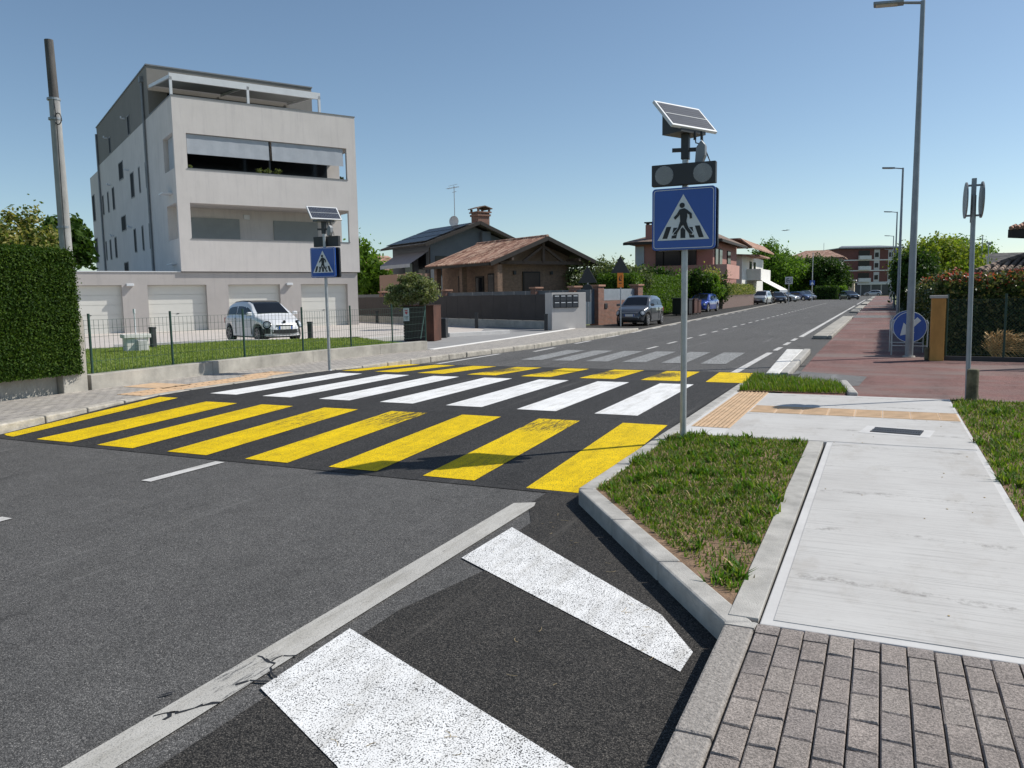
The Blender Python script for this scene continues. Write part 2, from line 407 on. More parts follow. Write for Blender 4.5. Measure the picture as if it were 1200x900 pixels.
M['shutter'] = pm('shutter_grey', (.27,.29,.29), .7, .05, 2)
def drips(m, a=.965):
    nt = m.node_tree; p = nt.nodes['Principled BSDF']; l = p.inputs['Base Color'].links[0].from_socket
    f = noise(nt, coords(nt, (2.2, 2.2, .18)), 1.6, 6, .75)
    nt.links.new(mixc(nt, 1., l, ramp(nt, f, [(.34, (a-.06, a-.06, a-.05)), (.5, (1,1,1))]), 'MULTIPLY'), p.inputs['Base Color'])
for k_ in ('render', 'render_low', 'taupe', 'concrete_wall', 'white_paintwork'): drips(M[k_])

# ============================================================ GROUND, ROAD, PAVEMENTS
RAMP0, RAMP1, RAMP2, RAMP3, TH = 5.9, 8.85, 13.1, 16.2, .12
def zt(y):
    if y <= RAMP0 or y >= RAMP3: return 0.
    if y < RAMP1: return TH*(y-RAMP0)/(RAMP1-RAMP0)
    if y <= RAMP2: return TH
    return TH*(RAMP3-y)/(RAMP3-RAMP2)
LK = [(-9.05,-6), (-9.48,2), (-9.72,6), (-10.2,8.2), (-10.35,9.6), (-10.33,12.5), (-10.2,14.2), (-10.1,16), (-9.9,18.4), (-9.5,22), (-9.3,27), (-9.4,33)]
def lkx(y):
    for a, b in zip(LK[:-1], LK[1:]):
        if a[1] <= y <= b[1]: return a[0]+(b[0]-a[0])*(y-a[1])/(b[1]-a[1])
    return LK[-1][0]-(y-33)*.04 if y > 33 else LK[0][0]

M['field'] = pm('dry_field', (.13,.15,.06), .95, .3, .05)
sheet('ground', [(-2500,-800),(2500,-800),(2500,3500),(-2500,3500)], -.06, M['field'])
sheet('road', [(-9.2,-14),(-.55,-14),(-.55,3.6),(-2.0,5.7),(-2.0,13),(-1.3,13.2),(-1.3,240),(-19,240),(-16,125),(-14.5,60),(-13.4,33.6),(-9.3,33),(-9.2,27),(-9.4,22),(-9.9,18.4),(-10.3,12),(-10.15,8.2),(-9.67,6),(-9.43,2)], 0., M['asphalt'])
sheet('cross_road', [(-60,205),(60,205),(60,216),(-60,216)], .01, M['asphalt'])
# fresh asphalt bay
sheet('parking_bay', [(-2.28,-6),(-.59,-6),(-.59,3.52),(-2.05,5.58),(-2.06,5.93),(-2.42,5.93),(-2.42,5.45),(-2.2,5.0),(-2.2,4.3),(-2.05,4.05),(-2.2,3.3)], .004, M['asphalt_new'])
sheet('parking_lane', [(-9.75,33.7),(-13.3,33.7),(-14.6,60),(-16.6,125),(-14.0,125),(-10.9,60)], .006, M['asphalt_new'])
# raised crossing table
m = MB(); ys = [RAMP0, 6.9, 7.9, RAMP1, 9.6, 12.5, RAMP2, 14.2, 15.2, RAMP3]
for a, b in zip(ys[:-1], ys[1:]):
    m.face([(lkx(a)+.01, a, zt(a)+.003), (-2.075, a, zt(a)+.003), (-2.075, b, zt(b)+.003), (lkx(b)+.01, b, zt(b)+.003)])
m.face([(-2.075,RAMP2,TH+.003),(-1.3,RAMP2-.1,.113),(-1.3,15.2,.113),(-2.075,15.2,zt(15.2)+.003)])
struct(m.build('raised_crossing', M['asphalt_table'], recalc=False))

# painted markings
def stripe(m, x0, x1, y0, y1, dz=.007, sk=0.):
    n = 6 if y1 > RAMP0 and y0 < RAMP3 else 1
    cuts = sorted({y0, y1, *[c for c in (RAMP0, RAMP1, RAMP2, RAMP3) if y0 < c < y1]})
    for a, b in zip(cuts[:-1], cuts[1:]):
        m.face([(x0+sk*(a-y0), a, zt(a)+dz), (x1+sk*(a-y0), a, zt(a)+dz), (x1+sk*(b-y0), b, zt(b)+dz), (x0+sk*(b-y0), b, zt(b)+dz)])
m = MB()
near = [(-2.64,-2.12), (-3.68,-3.16), (-4.72,-4.18), (-5.76,-5.22), (-6.84,-6.28), (-7.92,-7.36), (-8.96,-8.36)]
for k, (a, b) in enumerate(near): stripe(m, a, b, 5.97 if k else 5.9, 8.72 - .02*k, sk=-.01)
m.face([(-9.68,6.05,zt(6.05)+.007),(-9.55,6.0,zt(6.0)+.007),(-9.40,5.98,zt(5.98)+.007),(-9.72,8.75,zt(8.75)+.007),(-10.1,8.75,zt(8.75)+.007)])
far = [(-2.62,-1.98), (-3.72,-3.06), (-4.84,-4.2), (-5.98,-5.4), (-7.1,-6.5), (-8.2,-7.6), (-9.2,-8.65), (-10.0,-9.6)]
for k, (a, b) in enumerate(far): stripe(m, a, b, 13.2, 15.95, sk=-.08 if k else -.1)
struct(m.build('yellow_markings', M['yellow'], recalc=False))
m = MB()
for k in range(7): x = -3.2-1.075*k; stripe(m, x, x+.55, 9.32-.03*(k < 2)*(2-k), 12.75, sk=-.02)
struct(m.build('white_zebra_markings', M['white'], recalc=False))
m = MB(); Z = .008
m.face([(*G(600,619), Z), (*G(541,655), Z), (*G(797,789), Z), (*G(812,766), Z), (*G(775,722), Z)])
m.face([(*G(410,738), Z), (*G(305,808), Z), (*G(395,900), Z), (-1.1,1.65,Z), (-.66,2.0,Z), (-.64,2.25,Z)])
m.face([(-2.27,-.4,Z), (-2.27,-1.05,Z), (-.7,-2.1,Z), (-.7,-1.45,Z)])
struct(m.build('chevron_markings', M['white_chev'], recalc=False))
m = MB(); m.face([(-2.46,-8,Z),(-2.31,-8,Z),(-2.35,5.4,Z),(-2.38,5.5,Z),(-2.53,5.42,Z)])
struct(m.build('worn_edge_line', M['white_old'], recalc=False))
m = MB()
stripe(m, -2.70, -2.55, 16.0, 21.6); 
for a in (22.4, 24.7, 26.9): stripe(m, -2.66, -2.53, a, a+1.35)
stripe(m, -2.62, -2.46, 29.2, 88)
stripe(m, -2.62, -2.46, 95, 140)
stripe(m, -9.62, -9.5, 16.3, 19.6, sk=.02)
for k in range(36): y = 22.3+2.45*k; stripe(m, -6.15-.004*(y-22), -6.04-.004*(y-22), y, y+1.15)
for k in range(14): y = 20.6+3.6*k; stripe(m, -8.95-.03*(y-20), -8.83-.03*(y-20), y, y+1.7, sk=-.03)
for y0 in (2.7, .5, -1.7): stripe(m, -5.95, -5.83, y0, y0+.95)
stripe(m, -5.96, -5.84, 4.9, 5.78)
struct(m.build('lane_lines', M['white_thin'], recalc=False))
m = MB()
for px in (812, 761, 709, 659, 612, 568): 
    x, y = G(px, 430); stripe(m, x, x+.55, 17.9, 21.4, sk=-.03)
struct(m.build('ghost_zebra_markings', M['ghost_white'], recalc=False))
# tar-sealed cracks wandering over the worn edge line
m = MB(); M['tar'] = pm('crack_tar', (.018,.018,.02), .6, .1, 9)
def crack(pts, w):
    px = [Vector((*G(*p), .010)) for p in pts]
    for a, b in zip(px[:-1], px[1:]):
        n = max(2, int((b-a).length/.03)); prev = None
        d = (b-a).normalized(); s = Vector((-d.y, d.x, 0))
        for i in range(n+1):
            c = a.lerp(b, i/n) + s*random.uniform(-1, 1)*w*.6; ww = w*random.uniform(.25, 1)
            cur = (c+s*ww/2, c-s*ww/2)
            if prev: m.face([prev[0], prev[1], cur[1], cur[0]])
            prev = cur
crack([(180,841),(205,837),(238,828),(258,826)], .022); crack([(300,772),(312,774),(322,780),(318,789),(322,797)], .02); crack([(276,804),(292,801),(316,800)], .02); crack([(318,776),(332,771),(348,771)], .014); crack([(192,846),(200,838),(208,835)], .02); crack([(186,817),(205,812)], .016)
struct(m.build('asphalt_cracks', M['tar'], recalc=False))
# dark seam where the table's asphalt was cut in
m = MB(); m.face([(-9.55,5.86,.005),(-2.1,5.82,.005),(-2.1,5.92,.005),(-9.55,5.96,.005)])
struct(m.build('asphalt_seam', M['asphalt_table'], recalc=False))

# ---- right side: kerbs, island, slabs
KW = .13
def kerb_run(name, pts, wl, wr, z0, z1, mat, stone=1.0, gap=.006, bev=.012):
    m = MB()
    for i, (a, b) in enumerate(zip(pts[:-1], pts[1:])):
        a = Vector((*a, 0)); b = Vector((*b, 0)); L = (b-a).length; n = max(1, round(L/stone)); d = (b-a).normalized(); s = Vector((-d.y, d.x, 0))
        for k in range(n):
            p = a+d*(L*k/n+gap/2); q = a+d*(L*(k+1)/n-gap/2)
            j = random.uniform(-.002, .002)
            m.prism([(*(p+s*wl).xy, z0), (*(p-s*wr).xy, z0), (*(q-s*wr).xy, z0), (*(q+s*wl).xy, z0)], (0, 0, z1-z0+j))
    return struct(m.build(name, mat, bevel=bev))
M['kerb_rough'] = pm('rough_kerb_stone', (.30,.275,.25), .92, .3, 60, .8, 90)
kerb_run('kerb', [(-.60,-6), (-.60,3.50)], 0, KW, -.05, .12, M['kerb_rough'])
# mitred diagonal kerb
m = MB()
A0, A1, B0, B1 = Vector((-.60,3.515)), Vector((-2.07,5.60)), Vector((-.475,3.56)), Vector((-1.945,5.66))
for k in range(3):
    t0, t1 = k/3+.002, (k+1)/3-.002
    a, b, c, d = A0.lerp(A1, t0), A0.lerp(A1, t1), B0.lerp(B1, t1), B0.lerp(B1, t0)
    m.prism([(*a, -.05), (*b, -.05), (*c, -.05), (*d, -.05)], (0, 0, .17))
struct(m.build('kerb', M['kerb'], bevel=.014))
struct(MB().prism([(-.598,3.502,0),(-.47,3.502,0),(-.462,3.56,0),(-.478,3.565,0),(-.598,3.512,0)], (0,0,.119)).build('kerb', M['kerb']))
kerb_run('kerb', [(-2.07,5.61), (-2.07,13.2)], 0, .125, -.05, .124, M['kerb'])
kerb_run('kerb', [(-.60,3.60), (-.62,8.27)], 0, .135, -.02, .124, M['kerb'], 4.6, .004, .004)

SR = .86
def slabmat():
    m, nt, p = base('brushed_concrete'); v = coords(nt)
    big = noise(nt, v, 1.3, 6, .65)
    lines = noise(nt, coords(nt, (1.2, 55, 1)), 1.3, 4, .75)
    spots = ramp(nt, noise(nt, coords(nt, (3, 9, 1)), 3.1, 6, .8), [(.33, (.35,.35,.35)), (.40, (1,1,1))])
    rg = _n(nt, 'ShaderNodeTexWave'); rg.wave_type = 'RINGS'; rg.rings_direction = 'Z'; rg.inputs['Scale'].default_value = .33; rg.inputs['Distortion'].default_value = 2.2; rg.inputs['Detail'].default_value = 2; nt.links.new(v, rg.inputs['Vector'])
    br = noise(nt, v, 5, 5, .8)
    tyre = ramp(nt, math_(nt, 'MULTIPLY', ramp(nt, rg.outputs['Fac'], [(.965, (0,0,0)), (.99, (1,1,1))]), ramp(nt, br, [(.5, (0,0,0)), (.62, (1,1,1))])), [(0, (1,1,1)), (1, (.62,.61,.60))])
    spots2 = ramp(nt, noise(nt, v, 38, 2, .8), [(.19, (.35,.33,.3)), (.23, (1,1,1))])
    c = ramp(nt, big, [(.25, (.45,.435,.415)), (.75, (.55,.54,.52))])
    c = mixc(nt, 1., c, ramp(nt, lines, [(.34, (.76,.76,.76)), (.50, (1,1,1))]), 'MULTIPLY')
    sc2 = ramp(nt, noise(nt, coords(nt, (1.5, .6, 1)), 1.7, 8, .75), [(.36, (.62,.56,.48)), (.46, (1,1,1))])
    c = mixc(nt, .22, c, sc2, 'MULTIPLY'); c = mixc(nt, .3, c, spots, 'MULTIPLY'); c = mixc(nt, 1., c, tyre, 'MULTIPLY'); c = mixc(nt, 1., c, spots2, 'MULTIPLY')
    nt.links.new(c, p.inputs['Base Color']); p.inputs['Roughness'].default_value = .85; bump(nt, p, lines, .35, .006); return m
M['slab'] = slabmat(); M['slab_border'] = pm('smooth_concrete', (.55,.54,.525), .8, .07, 4, .1, 90)
def slab(name, x0, x1, y0, y1, z0=0., z1=.12, mat=None, bev=.006):
    return struct(MB().box(x0, x1, y0, y1, z0, z1).build(name, mat or M['slab'], bevel=bev))
slab('footpath', -.455, SR, 3.56, 8.268, mat=M['slab_border'], z1=.118)
slab('footpath', -.40, SR-.05, 3.62, 8.23, z1=.1215, mat=M['slab'], bev=0)
slab('footpath', -1.945, SR, 8.276, 12.06, mat=M['slab_border'], z1=.118)
slab('footpath', -1.47, SR-.03, 8.30, 10.03, z1=.1215, bev=0)
slab('footpath', -1.46, SR-.03, 10.68, 12.02, z1=.1215, bev=0)
M['tactile'] = pm('tan_tactile_paving', (.58,.40,.245), .85, .12, 6, .2, 90)
m = MB()
y = 8.76
while y < 12.0:                          # blister blocks .30 x .30
    for x in (-1.89, -1.68):
        m.box(x, x+.205, y, min(y+.205, 12.05), .10, .1225)
        if y > 0:
            for i in range(4):
                for j in range(4): m.tube((x+.03+.048*i, y+.03+.048*j, .12), (x+.03+.048*i, y+.03+.048*j, .1275), .015, .010, 6)
    y += .21
struct(m.build('tactile_paving', M['tactile'], bevel=0))
m = MB(); x = -1.455
while x < SR-.03:                        # ribbed guide strip
    x1 = min(x+.30, SR-.02)
    m.box(x, x1-.006, 10.05, 10.66, .10, .1225)
    for j in range(6): m.box(x+.012, x1-.018, 10.09+.1*j, 10.12+.1*j, .12, .1265)
    x += .30
struct(m.build('tactile_paving', M['tactile']))
# drain grate
t = thing('drain_grate', 'dark slotted drain grate set in the pale concrete footpath', 'drain grate', (*G(1051,506,.12), .1215), R(-9))
MB().box(-.33,.33,-.24,.24,-.01,.002).build('frame', M['slab_border'], t)
m = MB(); m.box(-.235,.235,-.145,.145,-.008,.004); m.build('pit', M['black'], t)
m = MB()
for k in range(19): m.box(-.225+.0245*k, -.212+.0245*k, -.135, .135, .004, .010)
m.box(-.235,.235,-.145,-.133,.004,.011).box(-.235,.235,.133,.145,.004,.011).box(-.235,.235,-.006,.006,.004,.0105)
m.build('grille', pm('cast_iron', (.09,.09,.095), .5, .2, 20, metal=.7), t)

# foreground pavers, one mesh
m = MB(); M['paver'] = []
def pavmat(k, c):
    mm, nt, p = base('paver_%d' % k); v = coords(nt)
    f = noise(nt, v, 120, 3, .95); b = noise(nt, v, 3.5, 4, .6)
    cc = ramp(nt, f, [(.34, tuple(x*.32 for x in c)), (.5, c), (.66, tuple(min(1, x*1.9) for x in c))])
    cc = mixc(nt, 1., cc, ramp(nt, b, [(.25, (.7,.7,.7)), (.75, (1.2,1.2,1.2))]), 'MULTIPLY')
    nt.links.new(cc, p.inputs['Base Color']); p.inputs['Roughness'].default_value = .9; bump(nt, p, f, .8, .006); return mm
M['paver'] = [pavmat(0, (.255,.22,.198)), pavmat(1, (.235,.205,.188)), pavmat(2, (.275,.24,.215))]
col = 0; x = -.463
while x < 2.6:
    y = 3.555 - (0 if col % 2 else .1)
    if col % 2 == 0: m.mi = 1; m.box(x+.003, x+.098, y+.003, y+.097, 0, .12)
    while y > -1.5:
        m.mi = random.choice((0,0,1,2)); a = random.uniform(-.0018,.0018); b = random.uniform(-.0018,.0018); h = .119+random.uniform(-.0015,.0015)
        g = .0026; k = len(m.v)
        X0, X1, Y0, Y1 = x+g, x+.1-g, y-.2+g, y-g
        e = .005
        m.v += [(X0,Y0,0),(X1,Y0,0),(X1,Y1,0),(X0,Y1,0),(X0,Y0,h-.006),(X1,Y0,h-.006),(X1,Y1,h-.006),(X0,Y1,h-.006),
                (X0+e,Y0+e,h-a-b),(X1-e,Y0+e,h+a-b),(X1-e,Y1-e,h+a+b),(X0+e,Y1-e,h-a+b)]
        for q in ((0,1,5,4),(1,2,6,5),(2,3,7,6),(3,0,4,7),(4,5,9,8),(5,6,10,9),(6,7,11,10),(7,4,8,11),(8,9,10,11)): m.f.append(tuple(k+i for i in q)); m.m.append(m.mi)
        y -= .2
    x += .1; col += 1
struct(m.build('paved_path', M['paver']))
sheet('paving_bed', [(-.47,-6),(3.5,-6),(3.5,3.56),(-.47,3.56)], .100, pm('joint_sand', (.05,.043,.035), .95, .3, 20))

# grass islands
ISL = [(-1.945,5.70), (-1.945,8.265), (-.625,8.265), (-.605,3.85)]
def zi(x, y): return .115
m = MB(); 
def soil(name, poly, z, dome=.02, n=28):
    a = np.array(poly); lo, hi = a.min(0), a.max(0); m = MB(); g = {}
    xs = np.linspace(lo[0], hi[0], n); ysn = np.linspace(lo[1], hi[1], n)
    for i in range(n-1):
        for j in range(n-1):
            c = np.array([[(xs[i]+xs[i+1])/2, (ysn[j]+ysn[j+1])/2]])
            if in_poly(c, poly)[0] or True:
                q = []
                for (u, v) in ((i,j),(i+1,j),(i+1,j+1),(i,j+1)):
                    px_, py_ = xs[u], ysn[v]
                    q.append((px_, py_, z+dome*(.5+.5*math.sin(px_*9+py_*5)*math.cos(py_*7))))
                if in_poly(c, poly)[0]: m.face(q)
    o = m.build(name, M['soil'], recalc=False); return struct(o)
M['grass'] = [leafmat('grass_a', [(.06,.13,.012), (.13,.22,.022)], .5, .35, 2), leafmat('grass_b', [(.13,.19,.022), (.23,.28,.045)], .5, .35, 2), pm('dry_grass', (.36,.27,.13), .8, .2, 9), leafmat('weed', [(.06,.15,.018), (.12,.25,.03)], .45, .35, 2)]
sheet('soil_bed', [(-2.0,5.66),(-2.0,8.272),(-.58,8.272),(-.53,3.62)], .113, M['soil'])
pts = scatter(ISL, 21000, .5, .3)
pts = pts[~((np.hypot(pts[:,0]+.75, (pts[:,1]-4.45)*.8) < .26) & (rng.uniform(size=len(pts)) < .6))]
o = blades('grass', pts, lambda x, y: .112, .015, .055, .009, M['grass'], 1.3, [.40,.30,.14,.16]); tag(o, 'patchy green grass and weeds on the kerbed island by the crossing', 'grass', kind='stuff')
# broader weed tufts and dry litter
def tufts(name, poly, n, z, hmax, label):
    c = scatter(poly, n, .7, .35); P = []
    for k in range(n):
        q = rng.integers(14, 34); P.append(c[k]+rng.normal(size=(q,2))*.028)
    o = blades(name, np.concatenate(P), lambda x, y: z, .05, hmax, .016, M['grass'], 1.3, [.3,.3,.04,.36]); return tag(o, label, 'weeds', kind='stuff')
tufts('weeds', ISL, 95, .112, .095, 'taller weed tufts dotted over the kerbed grass island')
RG = [(SR+.01,12.04), (SR+.01,-1.5), (4.5,-1.5), (4.5,10.8), (2.2,12.0)]
sheet('soil_bed', RG, .102, M['soil'])
near_rg = [(SR+.01,12.04), (SR+.01,3.2), (3.4,6), (4.5,10.8), (2.2,12.0)]
pts = scatter(near_rg, 42000, .5, .4)
o = blades('grass', pts, lambda x, y: .104, .02, .075, .011, M['grass'], 1.2, [.34,.36,.15,.15]); tag(o, 'rough grass verge beside the pale concrete footpath', 'grass', kind='stuff')
tufts('weeds', near_rg, 200, .104, .12, 'taller weed tufts on the rough verge beside the footpath')
I2 = [(-1.93,12.2), (-2.0,14.4), (-.62,13.5), (-.42,12.3)]
sheet('soil_bed', I2, .118, M['soil'])
m = MB(); kerb_run('kerb', [(-.40,12.12), (-.60,13.7)], .0, .13, .05, .165, M['kerb'], 2, .004, .03)
pts = scatter(I2, 5200, .3, .4)
o = blades('grass', pts, lambda x, y: .12, .05, .15, .011, M['grass'], .8, [.38,.38,.06,.18]); tag(o, 'small tufty grass patch between footpath and red tarmac', 'grass', kind='stuff')

# red tarmac path and drive mouth
sheet('cycle_path', [(-1.3,12.07),(9,12.07),(9,17.6),(1.1,18.9),(1.1,60),(1.35,205),(-1.45,205),(-1.42,60),(-1.38,20)], .108, M['asphalt_red'])
for a, b in ((15.0, 15.9), ):
    sheet('asphalt_patch', [(-1.45,13.9),(-1.42,15.6),(-.2,14.9),(-.3,13.4),(-.9,13.3)], .113, M['asphalt_grey'])
for a, b in ((46.6, 50.8), (57.5, 60), (78, 82), (112, 118), (150, 158)):
    sheet('path_crossing', [(-1.5,a),(1.1,a),(1.1,b),(-1.5,b)], .112, M['asphalt_grey'])
M['kerb_white'] = paint('kerb_white_paint', (.74,.73,.70), (.4,.39,.36), .70)
m = MB(); m.mi = 0
m.prism([(-1.90,15.05,0),(-1.66,15.05,0),(-1.79,21.4,0),(-2.2,21.4,0)], (0,0,.12)); m.mi = 1; m.prism([(-1.655,15.05,0),(-1.50,15.05,0),(-1.62,21.4,0),(-1.785,21.4,0)], (0,0,.135))
tag(m.build('kerb_separator', [M['kerb_white'], M['kerb']], bevel=.025), 'white painted kerb block between the road and the red path, nearest of the line', 'kerb block', 'kerb blocks along the red path')
for k, (a, b) in enumerate(((28, 49.5), (60.5, 84), (92, 110), (122, 148), (160, 190))):
    m = MB().box(-2.06, -1.60, a, b, 0, .12).box(-1.595, -1.47, a, b, 0, .13)
    tag(m.build('kerb_separator', M['concrete_wall'], bevel=.03), ['long bare concrete kerb block beyond the white one, by the solid lane line', 'bare kerb block past the first pale break in the red path', 'kerb block halfway along the red path', 'small far kerb block beyond the halfway one', 'farthest kerb block near the end of the red path'][k], 'kerb block', 'kerb blocks along the red path')

# dry stalks and grit blown along the kerb
M['litter'] = pm('dry_litter', (.40,.31,.17), .85, .3, 9)
m = MB()
for k in range(34):
    if k < 20:
        u = random.random(); q = Vector((-.62,3.3)).lerp(Vector((-2.0,5.3)), u)-Vector((random.uniform(.03,.30), random.uniform(.0,.25)))
    else: q = Vector((random.uniform(-1.9,-.66), random.uniform(1.9,3.4)))
    a = random.uniform(0, 6.28); L_ = random.uniform(.012,.05); p_ = Vector((q.x, q.y, .011))
    for j in range(3):
        n_ = p_+Vector((math.cos(a)*L_/2, math.sin(a)*L_/2, 0)); m.bar(p_, n_, .0016, .0012); p_ = n_; a += random.uniform(-.6,.6)
tag(m.build('dry_litter', M['litter'], recalc=False), 'dry grass stalks and bits scattered on the dark tarmac by the kerb', 'litter', kind='stuff')
m = MB()
for k in range(26):
    x_, y_ = random.uniform(-.42, .82), random.uniform(3.7, 12); r_ = random.uniform(.003,.008); a = random.uniform(0,3)
    m.prism([(x_+r_*math.cos(a+t)*random.uniform(.6,1.2), y_+r_*1.3*math.sin(a+t), .1218) for t in (0,1.2,2.4,3.7,5)], (0,0,.003))
tag(m.build('crumbs', M['litter'], recalc=False), 'small brown crumbs of earth scattered on the pale footpath', 'litter', kind='stuff')

# ---- left side
m = MB()
LKS = [p for p in LK]
kerb_run('kerb', [LKS[0], LKS[1], LKS[2], LKS[3], LKS[4], LKS[5], LKS[6], LKS[7], LKS[8]], .20, 0, -.05, .128, M['kerb_old'], .9, .02, .02)
kerb_run('kerb', [(-9.9,18.45), (-9.5,22), (-9.3,27), (-9.4,33)], .20, 0, -.05, .124, M['kerb_old'], 1.4, .012, .03)
kerb_run('kerb', [(-9.4,33.02), (-10.4,60), (-13.2,125)], .20, 0, -.05, .014, M['kerb'] if False else M['kerb_old'], 1.4, .012, .01)
M['cobble'] = bricks('grey_cobbles', (.43,.395,.35), (.35,.325,.30), (.12,.105,.09), 1.0, .2, .1, .007, .7, vertical=False, rot=R(88))
WB = [(-12.1,2), (-12.1,9.1), (-12.2,11.9), (-12.1,14.9), (-11.85,17.3), (-11.5,19.1)]
sheet('left_pavement', [(-9.2-.1,-6)]+[(x-.18, y) for x, y in LK[1:9]]+[(-9.62,22),(-9.46,27),(-9.56,33),(-12.35,33.2),(-11.75,26)]+[(x, y) for x, y in reversed(WB)]+[(-12.1,-6)], .118, M['cobble'])
m = MB()
for k in range(13):
    a = LK[3][1]+.55+.3*k
    x = lkx(a)-.22-(.02*k if k > 9 else 0)
    m.box(x-.58, x, a, a+.294, .09, .1235)
    for i in range(4): m.box(x-.55+.145*i, x-.50+.145*i, a+.02, a+.27, .12, .1275)
m.box(-11.95,-10.98,9.6,10.25,.09,.1235)
struct(m.build('tactile_paving', M['tactile']))
# low wall in front of the lawn
t = thing('low_garden_wall', 'low weathered concrete wall along the lawn behind the cobbled pavement', 'wall', (-12.2,12,0))
m = MB(); 
for a, b in zip(WB[1:-1], WB[2:]): m.prism([(a[0]+12.2,a[1]-12,.05),(b[0]+12.2,b[1]-12,.05),(b[0]+11.98,b[1]-12,.05),(a[0]+11.98,a[1]-12,.05)], (0,0,.32))
m.build('wall', M['concrete_wall'], t, bevel=.01)
LW = [(-12.3,9.12), (-12.4,11.9), (-12.3,14.9), (-12.06,17.3), (-11.72,19.0)]
M['lawn'] = pm('lawn', (.085,.16,.022), .9, .22, 2.5, 1., 60)
def zl(x, y): return .37 - .03*max(0, min(8, -12.3-x)) 
m = MB(); LAWN = LW + [(-16.35,22.6),(-20.9,21.0),(-22.6,17),(-24,12.5),(-23,9.2)]
m.face([(x, y, .31) for x, y in LW] + [(-13.2,19.8,.30),(-14.0,15,.29),(-14,9.15,.29)])
m.face([(-14,9.15,.29),(-14,15,.29),(-13.2,19.8,.30),(-16.35,22.6,.14),(-20.9,21,.13),(-22.6,17,.13),(-24,12.5,.13),(-23,9.2,.13)])
struct(m.build('lawn', M['lawn'], recalc=True))
def zlawn(x, y): return .30 if x > -13.8 else max(.12, .29-(-13.8-x)*.022)
M['lawngrass'] = [leafmat('lawn_a', [(.17,.24,.05), (.26,.33,.085)], .5, .3, 1.2), leafmat('lawn_b', [(.22,.27,.07), (.32,.37,.11)], .5, .3, 1.2)]
pts = scatter([(-12.32,9.15),(-12.3,16),(-11.9,18.3),(-16.4,22.5),(-20.9,20.9),(-22.5,17),(-22,9.2)], 60000)
o = blades('grass', pts, zlawn, .03, .075, .022, M['lawngrass'], .7); tag(o, 'short mown lawn in front of the garages', 'lawn', kind='stuff')
M['yard'] = pm('yard_paving', (.50,.455,.415), .85, .08, 1.2, .2, 50)
M['yard_dark'] = pm('drive_paving', (.27,.265,.26), .85, .1, 1.5, .2, 50)
sheet('yard', [(-60,5),(-22,5),(-22.5,17),(-20.8,21.1),(-16.4,22.7),(-15.6,26),(-13.9,28.8),(-13.6,33),(-45,66),(-70,60)], .05, M['yard'])
sheet('driveway', [(-11.75,19.3),(-11.8,26),(-12.35,33.2),(-13.4,36),(-17.2,40),(-19,38),(-15,29),(-14.9,26),(-15.9,22.4),(-12.0,19.0)], .075, M['yard_dark'])
kerb_run('kerb', [(-11.62,19.25),(-11.8,25),(-12.35,33)], .0, .22, .0, .128, M['white_paintwork'], 3, .01, .01)
kerb_run('kerb', [(-23,18.2),(-20.9,21.15),(-16.4,22.8),(-15.9,25.6)], .0, .2, .0, .20, M['slab_border'], 2, .01, .01)
kerb_run('kerb', [(-14.95,26.2),(-13.7,28.9)], .0, .22, .0, .22, M['slab_border'], 2, .01, .01)

# ============================================================ SIGNS AND POLES
M['sign_blue'] = pm('sign_blue', (.012,.075,.36), .35, .05, 3, coat=.2)
M['sign_white'] = pm('sign_white', (.66,.70,.72), .4, .03, 3)
M['sign_black'] = pm('sign_black', (.008,.009,.012), .4, .05, 3)
M['sign_grey'] = pm('sign_back_grey', (.20,.21,.22), .5, .1, 3, metal=.4)
M['solar'] = None
mm, nt_, p_ = base('solar_cells'); tc_ = _n(nt_, 'ShaderNodeTexCoord'); b_ = _n(nt_, 'ShaderNodeTexBrick'); b_.offset = 0
nt_.links.new(tc_.outputs['Object'], b_.inputs[0])
for k_, v_ in (('Scale', 1.0), ('Brick Width', .034), ('Row Height', .034), ('Mortar Size', .0012)): b_.inputs[k_].default_value = v_
b_.inputs['Color1'].default_value = (.012,.018,.035,1); b_.inputs['Color2'].default_value = (.02,.028,.05,1); b_.inputs['Mortar'].default_value = (.22,.26,.32,1)
nt_.links.new(b_.outputs[0], p_.inputs['Base Color']); p_.inputs['Roughness'].default_value = .6; p_.inputs['Specular IOR Level'].default_value = .12
M['solar'] = mm
def rrect(w, h, r, cx=0, cz=0, n=5):
    P = []
    for sx, sz, a0 in ((1,1,0),(-1,1,90),(-1,-1,180),(1,-1,270)):
        for i in range(n+1):
            a = R(a0+90*i/n); P.append((cx+sx*(w/2-r)+r*math.cos(a), cz+sz*(h/2-r)+r*math.sin(a)))
    return P
def plate(pts, y, th=.002): 
    return [(x, y, z) for x, z in pts], (0, th, 0)
